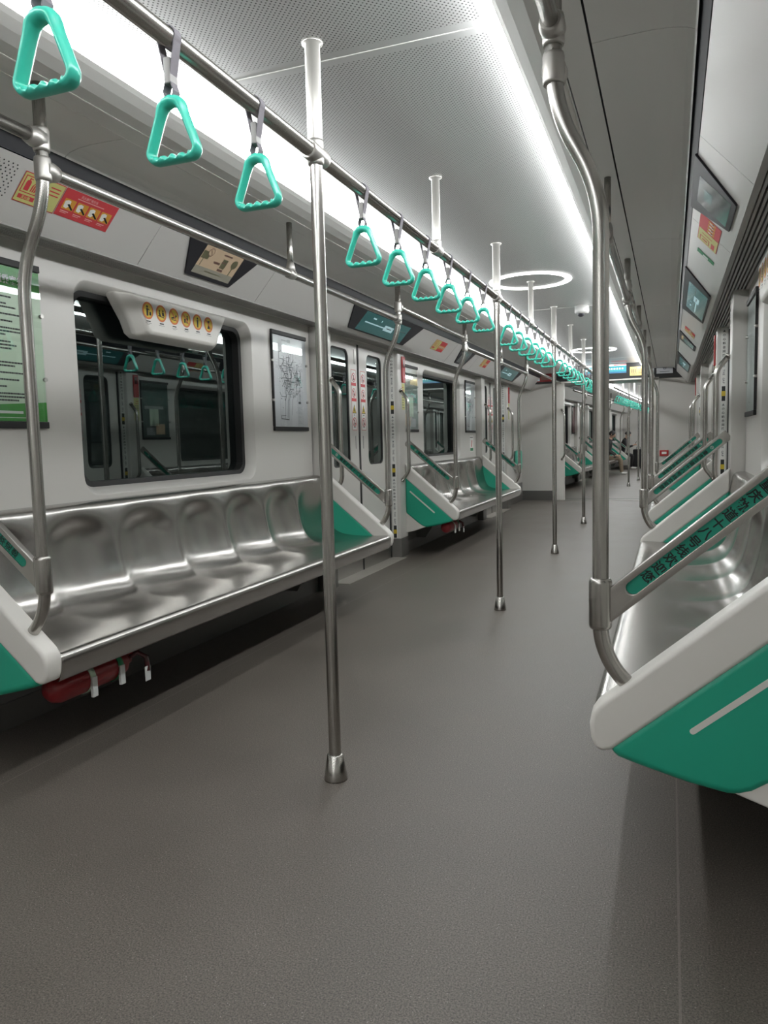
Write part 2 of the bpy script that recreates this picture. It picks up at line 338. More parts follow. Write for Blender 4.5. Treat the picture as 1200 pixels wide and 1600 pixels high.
# ------------------------------------------------------------------ structure: shell of a car
def shell(y0, y1, centers, doors, place=None, extra_plain=()):
    objs = []
    def fin(mb, name, **k): o = struct(mb.build(name, **k)); objs.append(o); return o
    c = MB(); c.box(-0.505, 0.505, y0, y1, 2.155, 2.18, 'perforated'); fin(c, 'ceiling')
    g = MB()
    jy = [y for y in (2.14 + 2.36 * k for k in range(-7, 8)) if y0 < y < y1 and round((y - 2.14) / 2.36) % 2 == 0]
    for y in jy: g.box(-0.5, 0.5, y - 0.002, y + 0.002, 2.1535, 2.156, 'white_print')
    if jy: fin(g, 'trim_1')
    for s, side in ((-1, 'left'), (1, 'right')):
        st = MB(); st.prism([(s * 0.500, 2.1549), (s * 0.536, 2.089), (s * 0.56, 2.089), (s * 0.56, 2.1549)], y0, y1, 'light_strip')
        lt = st.build('light_strip'); objs.append(lt)
        tag(lt, '', 'light')
        p = MB(); T = 0.004
        def strip(prof, m, a=y0, b=y1):
            up = [(x, z + T) for x, z in prof]
            p.prism([(s * x, z) for x, z in prof + up[::-1]], a, b, m, False)
        strip([(0.5365, 2.0885), (0.55, 2.079), (0.58, 2.066), (0.62, 2.056), (0.666, 2.052)], 'grey_side_ceiling')
        strip([(0.671, 2.0515), (0.7455, 2.053)], 'grey_side_ceiling')
        ys = [y0] + [y for y in (2.15 + 2.19 * k for k in range(-7, 9)) if y0 < y < y1] + [y1]
        for a, b2 in zip(ys, ys[1:]):
            strip([(0.7515, 2.055), (0.80, 2.0575), (0.90, 2.0585), (0.95, 2.055), (0.985, 2.048), (1.003, 2.040), (1.008, 2.033)], 'grey_side_ceiling', a + 0.0015, b2 - 0.0015)
        p.prism([(s * 0.60, 2.078), (s * 1.02, 2.078), (s * 1.02, 2.09), (s * 0.60, 2.09)], y0, y1, 'dark_gap')
        fin(p, 'ceiling_' + side)
        q = MB(); q.prism([(s * 1.013, 2.042), (s * SA[0], SA[1]), (s * (SA[0] + 0.05), SA[1] + 0.02), (s * 1.06, 2.06)], y0, y1, 'black_gloss'); fin(q, 'trim_2')
        # sloped panels, jointed either side of each bench centre
        q = MB(); js = sorted([y0, y1] + [cc + d for cc in centers for d in (-0.49, 0.49) if y0 < cc + d < y1])
        a0, b0 = on_slope(s, 0.004, 0), on_slope(s, SLEN, 0)
        for a, b2 in zip(js, js[1:]):
            q.prism([(a0.x, a0.z), (b0.x, b0.z), (b0.x + s * 0.04, b0.z + 0.02), (a0.x + s * 0.04, a0.z + 0.02)], a + 0.0018, b2 - 0.0018, 'slope_panel')
        fin(q, 'wall_upper_' + side)
        # soffit with air slots between the sloped panel and the wall
        q = MB(); x = SB[0] - 0.002
        q.prism([(s * x, 1.806), (s * (x + 0.022), 1.806), (s * (x + 0.022), 1.84), (s * x, 1.84)], y0, y1, 'soffit_grey')
        for k in range(6):
            xa = x + 0.030 + k * 0.0185
            q.prism([(s * xa, 1.811 + 0.0013 * k), (s * (xa + 0.010), 1.811 + 0.0013 * k), (s * (xa + 0.010), 1.84), (s * xa, 1.84)], y0, y1, 'soffit_grey')
        q.prism([(s * x, 1.836), (s * 1.42, 1.836), (s * 1.42, 1.85), (s * x, 1.85)], y0, y1, 'dark_gap')
        q.prism([(s * 1.336, 1.818), (s * 1.42, 1.818), (s * 1.42, 1.845), (s * 1.336, 1.845)], y0, y1, 'white_panel')
        fin(q, 'trim_3')
        # wall panels between doors, with the flared window opening
        wl = MB(); edges = []; cur = y0
        for d in doors: edges.append((cur, d - 0.885)); cur = d + 0.885
        edges.append((cur, y1))
        for a, b2 in edges:
            cc = [cc for cc in centers if a < cc < b2]
            if not cc or (b2 - a) < 2:
                wl.box(s * W, s * (W + 0.05), a, b2, 0.0, 1.83, 'white_panel'); continue
            cc = cc[0]; yl, yr, zl, zh = cc - 0.705, cc + 0.705, 0.835, 1.735
            hole = rrect(yl, yr, zl, zh, 0.085); inner = rrect(yl + 0.035, yr - 0.035, zl + 0.03, zh - 0.03, 0.07)
            outer = []
            for yq, zq in hole:                             # push hole points to the panel border
                k = len(outer)
                corner = k // 7; j = k % 7
                Y = b2 if corner in (0, 3) else a; Z = 1.83 if corner in (0, 1) else 0.0
                if j == 3: outer.append((Y, Z))
                elif (corner, j < 3) in ((0, True), (1, False), (2, True), (3, False)): outer.append((Y, zq))
                else: outer.append((yq, Z))
            n = len(hole)
            def ring(P, xx): return [(s * xx, y, z) for y, z in P]
            hb = rrect(yl - 0.004, yr + 0.004, zl - 0.004, zh + 0.004, 0.088); h2 = rrect(yl + 0.008, yr - 0.008, zl + 0.008, zh - 0.008, 0.08)
            loops = [ring(outer, W), ring(hb, W), ring(hole, W + 0.003), ring(h2, W + 0.013), ring(inner, W + 0.052), ring(rrect(yl + .03, yr - .03, zl + .03, zh - .03, .075), W + 0.075)]
            vs = sum(loops, [])
            for li in range(len(loops) - 1):
                wl.add(vs, [(li * n + i, li * n + (i + 1) % n, (li + 1) * n + (i + 1) % n, (li + 1) * n + i) for i in range(n)], 'white_panel', li > 0)
        fin(wl, 'wall_' + side)
        bb = MB()
        for a, b2 in edges:
            bb.box(s * (W - 0.006), s * W, a, b2, 0, 0.30, 'under_grey'); bb.box(s * (W - 0.012), s * W, a, b2, 0, 0.10, 'kick_grey')
        fin(bb, 'baseboard_' + side)
        # door pillars with chamfered reveal and dark kick
        pb = MB()
        for d in doors:
            for t in (-1, 1):
                e = d + t * 0.66; f = e + t * 0.03; gk = e + t * 0.215
                P = [(s * (W + 0.02), e), (s * (W - 0.072), f), (s * (W - 0.078), f + t * 0.012), (s * (W - 0.078), gk), (s * (W + 0.02), gk)]
                for z0, z1, mm, gr in ((0.168, 1.825, 'white_panel', 0), (0.0, 0.168, 'kick_grey', 0.004)):
                    PP = [(x - s * gr, y) for x, y in P]; n = len(PP)
                    vs = [(x, y, z0) for x, y in PP] + [(x, y, z1) for x, y in PP]
                    pb.add(vs, [(i, (i + 1) % n, n + (i + 1) % n, n + i) for i in range(n)] + [tuple(range(n)), tuple(range(n, 2 * n))], mm)
        fin(pb, 'trim_4', bevel=0.006)
    if place is not None:
        for o in objs: o.matrix_world = place
    return objs

fl = MB(); fl.box(-W - 0.1, W + 0.1, Y0, END + 0.02, -0.05, 0.0, 'floor_rubber'); struct(fl.build('floor'))
objs = shell(Y0, END, CEN, [0.88] + DOOR)
_ls = [o for o in objs if o.name.startswith('light_strip')]
_ls[0]['label'] = 'long glowing light strip above the straps, on the side of the green notice board'
_ls[1]['label'] = 'long glowing light strip in the ceiling cove above the bench seen through the lettered bar'
for o in _ls: o['group'] = 'ceiling light strips'

bk = MB(); bk.box(-W, W, Y0 - 0.05, Y0, 0, 2.2, 'white_panel'); struct(bk.build('wall_back'))
tn = 0
for s, side in ((-1, 'left'), (1, 'right')):
    t = MB(); t.box(s * 2.0, s * 2.05, Y0 - 2, 36, -0.6, 3.2, 'tunnel'); o = struct(t.build('wall_tunnel_' + side))

# windows
win_n = 0
def window(s, cc, place=None):
    global win_n; win_n += 1
    o1 = MB(); yl, yr, zl, zh = cc - 0.67, cc + 0.67, 0.865, 1.705
    A = rrect(yl - 0.01, yr + 0.01, zl - 0.01, zh + 0.01, 0.08); B = rrect(yl + 0.022, yr - 0.022, zl + 0.022, zh - 0.022, 0.06); n = len(A)
    vs = [(s * (W + 0.050), y, z) for y, z in A] + [(s * (W + 0.056), y, z) for y, z in B] + [(s * (W + 0.108), y, z) for y, z in B]
    o1.add(vs, [(k * n + i, k * n + (i + 1) % n, (k + 1) * n + (i + 1) % n, (k + 1) * n + i) for k in range(2) for i in range(n)], 'rubber')
    g = MB(); C = rrect(yl + 0.018, yr - 0.018, zl + 0.018, zh - 0.018, 0.06)
    g.add([(s * (W + 0.098), y, z) for y, z in C], [tuple(range(n))], 'window_glass')
    w_ = bpy.data.objects.new('window_%d' % win_n, None); COL.objects.link(w_); struct(w_)
    if place is not None: w_.matrix_world = place
    o1.build('window_seal', w_); g.build('pane', w_)
for s in (-1, 1):
    for cc in CEN: window(s, cc)

# doors: two leaves with windows, meeting at a black rubber seam, warning labels either side
door_n = 0
def door(s, d, place=None, detail=True):
    global door_n; door_n += 1
    r = bpy.data.objects.new('door_%d' % door_n, None); COL.objects.link(r); struct(r); r.location = (0, d, 0)
    if place is not None: r.matrix_world = place @ Matrix.Translation((0, d, 0))
    X = W + 0.012
    hd = MB(); hd.box(s * (X - 0.012), s * (X + 0.04), -0.665, 0.665, 1.795, 1.83, 'white_panel'); hd.build('door_header', r)
    kp = MB(); kp.box(s * (X - 0.006), s * (X + 0.03), -0.66, 0.66, 0.0, 0.13, 'plate_steel'); kp.box(s * (X - 0.009), s * (X + .03), -0.012, 0.012, 0, 0.13, 'dark_gap'); kp.build('kick_plate', r)
    for t in (-1, 1):
        lf = MB(); a, b2 = (0.010, 0.655)
        hole = rrect(0.185, 0.525, 0.845, 1.74, 0.06); n = len(hole); outer = []
        for k, (yq, zq) in enumerate(hole):
            corner = k // 7; j = k % 7; Y = b2 if corner in (0, 3) else a; Z = 1.797 if corner in (0, 1) else 0.13
            if j == 3: outer.append((Y, Z))
            elif (corner, j < 3) in ((0, True), (1, False), (2, True), (3, False)): outer.append((Y, zq))
            else: outer.append((yq, Z))
        vs = [(s * X, t * y, z) for y, z in outer] + [(s * X, t * y, z) for y, z in hole] + [(s * (X + 0.012), t * y, z) for y, z in hole]
        lf.add(vs, [(k * n + i, k * n + (i + 1) % n, (k + 1) * n + (i + 1) % n, (k + 1) * n + i) for k in range(2) for i in range(n)], 'white_panel')
        lo = lf.build('door_leaf', r)
        ws = MB(); i2 = rrect(0.197, 0.513, 0.857, 1.728, 0.05)
        vs = [(s * (X + 0.004), t * y, z) for y, z in hole] + [(s * (X + 0.008), t * y, z) for y, z in i2] + [(s * (X + 0.02), t * y, z) for y, z in i2]
        ws.add(vs, [(k * n + i, k * n + (i + 1) % n, (k + 1) * n + (i + 1) % n, (k + 1) * n + i) for k in range(2) for i in range(n)], 'rubber'); ws.build('window_seal', lo)
        gl = MB(); gl.add([(s * (X + 0.012), t * y, z) for y, z in i2], [tuple(range(n))], 'window_glass'); gl.build('pane', lo)
        if detail:
            pu = MB(); pu.box(s * (X - 0.001), s * X, t * 0.075, t * 0.082, 0.98, 1.08, 'ink_grey'); pu.build('finger_slot', lo)
            st = MB(); U = WALL_U[s]; o0 = Vector((s * (X - 0.0012), t * 0.095, 0)); Z = Vector((0, 0, 1))
            def rect(u0, u1, v0, v1, mm, e=0.0002): st.plate(o0 - Vector((s * e, 0, 0)), U, Z, [(u0, v0), (u1, v0), (u1, v1), (u0, v1)], 0.0003, mm)
            hw = 0.047
            rect(-hw, hw, 1.125, 1.595, 'red_print'); rect(-hw + .004, hw - .004, 1.129, 1.591, 'white_print', 0.0005)
            for zc, mm in ((1.535, 'ring'), (1.415, 'ring'), (1.287, 'tri'), (1.19, 'ring')):
                if mm == 'ring':
                    st.plate(o0 - Vector((s * .0009, 0, 0)), U, Z, circ(0, zc, 0.036), 0.0002, 'red_print')
                    st.plate(o0 - Vector((s * .0012, 0, 0)), U, Z, circ(0, zc, 0.029), 0.0002, 'white_print')
                    st.plate(o0 - Vector((s * .0015, 0, 0)), U, Z, circ(0, zc + 0.014, 0.006, 10), 0.0002, 'ink')
                    st.plate(o0 - Vector((s * .0015, 0, 0)), U, Z, [(-.008, zc - .022), (.009, zc - .022), (.006, zc + .008), (-.006, zc + .008)], 0.0002, 'ink')
                    st.plate(o0 - Vector((s * .0018, 0, 0)), U, Z, [(-.024, zc + .019), (-.019, zc + .024), (.024, zc - .019), (.019, zc - .024)], 0.0002, 'red_print')
                else:
                    st.plate(o0 - Vector((s * .0009, 0, 0)), U, Z, [(-.038, zc - .03), (.038, zc - .03), (0, zc + .04)], 0.0002, 'ink')
                    st.plate(o0 - Vector((s * .0012, 0, 0)), U, Z, [(-.030, zc - .025), (.030, zc - .025), (0, zc + .03)], 0.0002, 'yellow')
                    st.plate(o0 - Vector((s * .0015, 0, 0)), U, Z, [(-.008, zc - .015), (.006, zc - .018), (.008, zc + .006), (-.003, zc + .010)], 0.0002, 'ink')
            for za, zb in ((1.470, 1.494), (1.350, 1.374)): rect(-hw, hw, za, zb, 'red_print', 0.0008)
            for za in (1.147, 1.241): rect(-.015, .015, za, za + .006, 'ink_grey', 0.0008)
            st.build('warning_label', lo)
    sm_ = MB(); sm_.box(s * (X - 0.004), s * (X + 0.02), -0.015, 0.015, 0.13, 1.797, 'rubber'); sm_.build('rubber_seam', r)
    for t in (-1, 1):
        ya, yb = sorted((t * 0.642, t * 0.661)); sm_ = MB(); sm_.box(s * (X - 0.010), s * (X + 0.02), ya, yb, 0.0, 1.797, 'rubber'); sm_.build('edge_rubber', r)
    em = MB(); em.box(s * (X - 0.004), s * X, -0.075, -0.04, 1.64, 1.75, 'plate_steel'); em.build('emergency_plate', r)
    if detail:
        for e, t in ((-0.6825, -1), (0.6825, 1)): pass
    th_ = MB(); th_.box(s * 1.225, s * (W + 0.012), -0.60, 0.68, 0.0, 0.004, 'threshold'); th_.build('door_threshold', r)
for s in (-1, 1):
    for d in [0.88] + DOOR: door(s, d)

# pillar stripes: vertical gap warning on the reveal, black and yellow blocks between
def reveal_strip(s, d, t, name='gap_warning_strip', label=''):
    e = Vector((s * (W + 0.02), d + t * 0.66, 0)); f = Vector((s * (W - 0.072), d + t * 0.69, 0))
    ax = (f - e).normalized()
    if ax.cross(Vector((0, 0, 1))).y * t > 0: ax = -ax
    nrm = ax.cross(Vector((0, 0, 1))).normalized(); mid = e.lerp(f, 0.50)
    st = MB(); o0 = mid + nrm * 0.0008; Z = Vector((0, 0, 1))
    st.plate(o0, ax, Z, [(-.022, .175), (.022, .175), (.022, 1.81), (-.022, 1.81)], 0.0004, 'white_print')
    for zc in (0.232, 0.776, 1.325):
        for a, b2, mm, hw in ((-.055, -.018, 'ink', .013), (-.018, .018, 'yellow', .015), (.018, .055, 'ink', .013)):
            st.plate(o0 + nrm * 0.0006, ax, Z, [(-hw, zc + a), (hw, zc + a), (hw, zc + b2), (-hw, zc + b2)], 0.0003, mm)
    for zt in (1.80, 1.255, 0.705):
        st.plate(o0 + nrm * 0.0006, ax, Z, [(-.009, zt - .02), (.009, zt - .02), (0, zt - .003)], 0.0003, 'ink_grey')
        for k, ch in enumerate('小心站台间隙'): put_glyph(st, ch, o0 + nrm * 0.0011 + Z * (zt - 0.042 - 0.030 * k), ax, Z, 0.021, 'ink')
        dn = -Z; d0 = zt - 0.225
        for ch in 'MIND THE GAP':
            if ch != ' ': put_glyph(st, ch, o0 + nrm * 0.0011 + Z * d0, dn, ax, 0.020, 'ink_grey', False)
            d0 -= 0.0155
    o = st.build(name, off=(s * W, d, 0.175)); o.location = (s * W, d, 0.175)
    return tag(o, label, 'warning strip', 'gap warning strips on the door pillars')
reveal_strip(-1, DOOR[0], 1, label='warning strip on pillar beside the red emergency handle, across from the sign "with six pictograms"'.replace('"', ''))
reveal_strip(-1, DOOR[1], 1, label='warning strip on the pillar just before the mint folding seat')
reveal_strip(1, DOOR[0], 1, label='warning strip with black and yellow blocks behind the thick grab bar, beside grey wall panel')
reveal_strip(1, DOOR[1], 1, label='small distant warning strip near the extinguisher on the end wall')

# ------------------------------------------------------------------ benches (seven pressed steel buckets)
BW = HB - 0.028
def make_bench(s):
    off = (s * 0.79, 0, 0)
    prof = [(1.349, 0.812), (1.33, 0.812), (1.305, 0.808), (1.290, 0.796), (1.284, 0.775), (1.279, 0.745), (1.274, 0.71), (1.268, 0.67), (1.26, 0.62), (1.25, 0.565), (1.238, 0.515), (1.222, 0.475),
            (1.20, 0.443), (1.17, 0.423), (1.12, 0.408), (1.05, 0.4005), (0.97, 0.3985), (0.90, 0.4000), (0.85, 0.4025), (0.82, 0.404), (0.803, 0.403), (0.793, 0.396), (0.789, 0.385), (0.791, 0.36), (0.797, 0.335), (0.803, 0.318), (0.815, 0.316)]
    n = len(prof); NU = 15; NS = 7; vs = []
    nrm = []
    for i in range(n):
        a, b2 = prof[max(i - 1, 0)], prof[min(i + 1, n - 1)]; dx, dz = b2[0] - a[0], b2[1] - a[1]; l = math.hypot(dx, dz)
        q = (dz / l, -dx / l); nrm.append(q)          # pointing to the seat side is -q... chosen below
    ncol = NS * NU + 1
    for c in range(ncol):
        y = -BW + 2 * BW * c / (ncol - 1); u = (c / NU) % 1.0 if c < ncol - 1 else 1.0; e = abs(2 * u - 1)
        B = max(0.0, 1 - e ** 2.1)
        for i, (x, z) in enumerate(prof):
            wgt = 0.0
            if 3 <= i <= 17:
                top = 0.785 - 0.085 * e ** 2.5
                up = min(1, max(0, (top - z) / 0.11)) if i < 13 else 1.0
                fw = 1.0 if x > 1.10 else max(0, (x - 0.98) / 0.12)
                wgt = (up * up * (3 - 2 * up)) * fw
            d = 0.032 * B * wgt
            if i >= 12 and wgt: d *= 0.6
            nxx, nzz = nrm[i]
            # push away from the sitter: back goes to the wall, seat goes down
            px_, pz_ = x + abs(nxx) * d, z - abs(nzz) * d
            vs.append((s * px_, y, pz_))
    sh = MB(); sh.add(vs, [(c * n + i, (c + 1) * n + i, (c + 1) * n + i + 1, c * n + i + 1) for c in range(ncol - 1) for i in range(n - 1)], 'seat_steel', True)
    r = thing('bench', '', 'bench', (0, 0, 0), 'stainless steel benches')
    o = sh.build('seat_shell', r, off); 
    ss = o.modifiers.new('sub', 'SUBSURF'); ss.levels = 1; ss.render_levels = 1
    so = o.modifiers.new('solid', 'SOLIDIFY'); so.thickness = 0.003; so.offset = -1 if False else 0
    us = MB(); us.box(s * 0.83, s * 1.34, -BW, BW, 0.335, 0.375, 'under_grey'); us.build('under_frame', r, off)
    for y in (-1.0, 1.0):
        br = MB(); br.prism([(s * 1.343, 0.10), (s * 1.25, 0.10), (s * 1.10, 0.335), (s * 1.343, 0.335)], y - 0.02, y + 0.02, 'under_grey'); br.build('wall_bracket', r, off)
    return r
BX = 0.79
benches = {}
names = {(-1, 0): 'steel bench below the large window with six pictograms, fire extinguisher underneath', (-1, 1): 'steel bench between the red emergency handle and the mint folding seat',
         (1, 0): 'steel bench behind the big green lettered bar in the foreground', (1, 1): 'mostly hidden steel bench past the thick grab bar with warning strip'}
for s in (-1, 1):
    b0 = make_bench(s); b0.location = (s * BX, CEN[0], 0); b0['label'] = names[(s, 0)]
    dup(b0, (s * BX, CEN[1], 0), 0, names[(s, 1)]); benches[s] = b0

# ------------------------------------------------------------------ end partitions
def make_partition(s, t_out):
    off = (s * 0.80, 0, 0.25); t = 0.036
    r = thing('end_partition', '', 'partition', (0, 0, 0), 'white and green bench end partitions')
    fr = [(0.815, 0.322), (0.800, 0.332), (0.792, 0.352), (0.789, 0.385), (0.793, 0.408), (0.806, 0.428), (0.826, 0.446), (1.273, 0.832), (1.273, 0.700), (0.838, 0.329)]
    a = MB(); a.prism([(s * x, z) for x, z in fr], -t, t, 'white_plastic'); a.build('frame', r, off, bevel=0.012, seg=3)
    gp = [(0.826, 0.333), (1.2735, 0.715), (1.2735, 0.382), (1.17, 0.300), (1.125, 0.268), (1.10, 0.259), (1.075, 0.2575), (1.00, 0.270), (0.90, 0.296), (0.85, 0.311)]
    a = MB(); a.prism([(s * x, z) for x, z in gp], -t + 0.002, t - 0.002, 'green'); g = a.build('green_panel', r, off, bevel=0.02, seg=4)
    wp = [(1.085, 0.262), (1.2735, 0.395), (1.2735, 0.205), (1.2, 0.222)]
    a = MB(); a.prism([(s * x, z) for x, z in wp], -t + 0.008, t - 0.008, 'white_plastic'); a.build('lower_bracket', r, off, bevel=0.006)
    p0, p1 = Vector((s * 1.005, 0, 0.392)), Vector((s * 1.225, 0, 0.578))
    q = t_out; d = (p1 - p0).normalized(); up = Vector((-d.z, 0, d.x)); a = MB(); y = q * (t - 0.0012); hw_ = 0.0065
    pl_ = [p0 + up * hw_ * math.sin(k) - d * hw_ * math.cos(k) for k in [-PI / 2 + PI * i / 6 for i in range(7)]] + [p1 + up * hw_ * math.sin(k) + d * hw_ * math.cos(k) for k in [PI / 2 - PI * i / 6 for i in range(7)]]
    n = len(pl_); vs = [(p.x, y, p.z) for p in pl_] + [(p.x, y - q * .006, p.z) for p in pl_]
    a.add(vs, [tuple(range(n)), tuple(range(n, 2 * n))[::-1]] + [(i, (i + 1) % n, n + (i + 1) % n, n + i) for i in range(n)], 'white_plastic'); a.build('inlay_strip', g, off)
    return r
PX, PZ = 0.80, 0.25
# ------------------------------------------------------------------ bench-end poles
def coupler(mb, c, axis, r=0.0235, l=0.032, bar=None, bl=0.05):
    c = Vector(c); axis = Vector(axis)
    mb.tube([c - axis * l, c - axis * l * 0.8, c + axis * l * 0.8, c + axis * l], [r * 0.93, r, r, r * 0.93], 'cast_joint', 18)
    if bar is not None:
        bar = Vector(bar); mb.tube([c, c + bar * bl * 0.55, c + bar * bl], [r * 1.15, r * 1.18, r * 0.95], 'cast_joint', 18)
def make_pole(s, t):                                       # t=-1 pole at the lower-y end of a bench, +1 at the far end
    off = (s * 0.81, 0, 0.45)
    r = thing('grab_pole', '', 'grab pole', (0, 0, 0), 'bent steel poles at the bench ends')
    path = round_path([(s * 0.893, 0, 0.452), (s * 0.838, 0, 0.505), (s * 0.810, 0, 0.575), (s * 0.810, 0, 1.56), (s * 0.711, 0, 1.735), (s * 0.711, 0, 2.056)], 0.11, 8)
    a = MB(); a.tube(path, 0.0178, 'pole_steel', 18); a.build('tube', r, off)
    a = MB(); a.tube([(s * 0.81, 0, z) for z in (0.597, 0.5985, 0.601, 0.605, 0.607, 0.703, 0.705, 0.709, 0.7115, 0.713)], [0.0205, 0.0225, 0.0242, 0.0252, 0.0254, 0.0254, 0.0252, 0.0242, 0.0225, 0.0205], 'pole_steel', 24); a.build('sleeve', r, off)
    a = MB(); coupler(a, (s * 0.711, 0, 1.82), (0, 0, 1), bar=(0, -t, 0)); a.build('coupler', r, off)
    a = MB(); coupler(a, (s * 0.711, 0, 1.90), (0, 0, 1), bar=(0, t, 0)); a.build('coupler', r, off)
    return r
# ------------------------------------------------------------------ lettered diagonal bars
def make_bar(s):
    off = (s * 0.835, 0, 0.66)
    r = thing('lettered_bar', '', 'grab bar', (0, 0, 0), 'diagonal bars with green lettering')
    d = Vector((s * math.cos(PHI), 0, math.sin(PHI))); nrm = Vector((-s * math.sin(PHI), 0, math.cos(PHI)))
    o = Vector((s * 0.835, 0, 0.657)); LEN = 0.565; t = 0.011
    sl0, sl1, sw = 0.045, 0.515, 0.0145; hw = 0.030
    def P(u, v, y): return o + d * u + nrm * v + Vector((0, y, 0))
    slot = [(sl1 - sw + sw * math.cos(a), sw * math.sin(a)) for a in [(-PI / 2 + PI * k / 8) for k in range(9)]] + [(sl0 + sw + sw * math.cos(a), sw * math.sin(a)) for a in [(PI / 2 + PI * k / 8) for k in range(9)]]
    outer = [(LEN, -hw + 2 * hw * k / 8) for k in range(9)] + [(0.0 - 0.012 + 0.0, hw * 1.0 - 2 * hw * 1.0 * k / 8) for k in range(9)]
    uT = (hw * math.sin(PHI) - 0.005) / math.cos(PHI); T_ = (uT, hw)
    bx, bz = -0.005, 0.612 - 0.657                          # foot of the plate on the sleeve, in the bar's own axes
    B_ = (bx * math.cos(PHI) + bz * math.sin(PHI), -bx * math.sin(PHI) + bz * math.cos(PHI))
    outer[9:] = [(T_[0] + (B_[0] - T_[0]) * k / 8, T_[1] + (B_[1] - T_[1]) * k / 8) for k in range(9)]
    n = len(slot); a = MB()
    vs = []
    for pts, y in ((outer, -t), (slot, -t), (slot, t), (outer, t)): vs += [P(u, v, y) for u, v in pts]
    for k in range(4):
        k2 = (k + 1) % 4; a.add(vs, [(k * n + i, k * n + (i + 1) % n, k2 * n + (i + 1) % n, k2 * n + i) for i in range(n)], 'pole_steel')
    a.build('bar_frame', r, off, bevel=0.004)
    ins = MB(); sl = [(u, v * 1.02) for u, v in slot]
    vs = [P(u, v, -t + 0.005) for u, v in sl] + [P(u, v, t - 0.005) for u, v in sl]
    ins.add(vs, [tuple(range(n)), tuple(range(n, 2 * n))[::-1]], 'band_green'); io = ins.build('green_insert', r, off)
    le = MB()
    for q in (-1, 1):                                       # both faces
        right = Vector((d.z, 0, -d.x)) * (1 if q < 0 else -1); y = q * (t - 0.0045)
        for k, ch in enumerate('您迎欢线号八十道轨庆重'):
            put_glyph(le, ch, P(0.100 + 0.0305 * k, 0, y), right, d, 0.0265, 'ink')
        le.plate(P(0.450, 0, y), right, d, circ(0, 0, 0.0095, 18), 0.0002, 'pale_print')
        le.plate(P(0.450, 0, y) + Vector((0, q * .0004, 0)), right, d, circ(0, 0, 0.0068, 18), 0.0002, 'band_green')
        le.plate(P(0.450, 0, y) + Vector((0, q * .0008, 0)), right, d, [(-.006, -.0015), (.006, -.0015), (.006, .0015), (-.006, .0015)], 0.0002, 'pale_print')
    le.build('lettering', io, off)
    return r
parts = {}
whose = {(-1, 0): 'the window bench with six pictograms', (-1, 1): 'the bench by the red emergency handle', (1, 0): 'the foreground bench with the big lettered bar', (1, 1): 'the hidden bench past the thick grab bar'}
short = {(-1, 0): 'pictogram window bench', (-1, 1): 'bench beyond the red emergency handle', (1, 0): 'foreground bench under the dull upper wall', (1, 1): 'hidden bench near the end wall extinguisher'}
endw_ = {-1: 'camera end', 1: 'far end'}
PART_LABEL = {(-1, 0, -1): 'cropped white and green partition above the fire extinguisher, facing the camera', (-1, 0, 1): 'partition at the door end of the pictogram window bench, inner face visible',
              (-1, 1, -1): 'partition with pale inlay line just past the first closed door', (-1, 1, 1): 'small partition just before the last closed door and mint seat',
              (1, 0, -1): 'huge white and green partition in the foreground corner', (1, 0, 1): 'white partition edge behind the steel seat, past the big lettered bar',
              (1, 1, -1): 'white and green partition beyond the foreground steel seat, below two stacked bars', (1, 1, 1): 'farthest partition before the end wall, only green inner face showing'}
POLE_LABEL = {(-1, 0, -1): 'bent pole in front of the green notice board', (-1, 0, 1): 'bent pole in front of the closed door labels', (-1, 1, -1): 'bent pole at the end of the bench past the red handle',
              (-1, 1, 1): 'bent pole in front of the mint folding seat', (1, 0, -1): 'thick bent pole in the foreground carrying the big lettered bar', (1, 0, 1): 'bent pole behind the foreground one, carrying the second lettered bar',
              (1, 1, -1): 'bent pole carrying the third lettered bar, in front of the white end wall', (1, 1, 1): 'farthest bent pole before the end wall extinguisher'}
BAR_LABEL = {(-1, 0, -1): 'cropped lettered bar at the picture edge below the notice board', (-1, 0, 1): 'lettered bar crossing the closed door with warning labels', (-1, 1, -1): 'lettered bar over the bench past the red emergency handle',
             (-1, 1, 1): 'lettered bar ending beside the mint folding seat', (1, 0, -1): 'largest lettered bar, in the foreground over the steel seat', (1, 0, 1): 'second largest lettered bar over the white partition, before the thick grab bar',
             (1, 1, -1): 'third lettered bar, stacked just behind the second largest', (1, 1, 1): 'smallest lettered bar against the white end wall'}
for s in (-1, 1):
    pr = {t: make_partition(s, t) for t in (-1, 1)}; br = make_bar(s); pl = {t: make_pole(s, t) for t in (-1, 1)}
    used = {('p', -1): False, ('p', 1): False, 'b': False, -1: False, 1: False}
    for i, cc in enumerate(CEN):
        for t in (-1, 1):
            y = cc + t * HB
            def put(root, key, loc, lab):
                if not used[key]: root.location = loc; root['label'] = lab; used[key] = True
                else: dup(root, loc, 0, lab)
            put(pr[t], ('p', t), (s * PX, y, PZ), PART_LABEL[(s, i, t)])
            put(pl[t], t, (s * 0.81, y, 0.45), POLE_LABEL[(s, i, t)])
            put(br, 'b', (s * 0.835, y, 0.66), BAR_LABEL[(s, i, t)])
    parts[s] = (pr, br, pl)

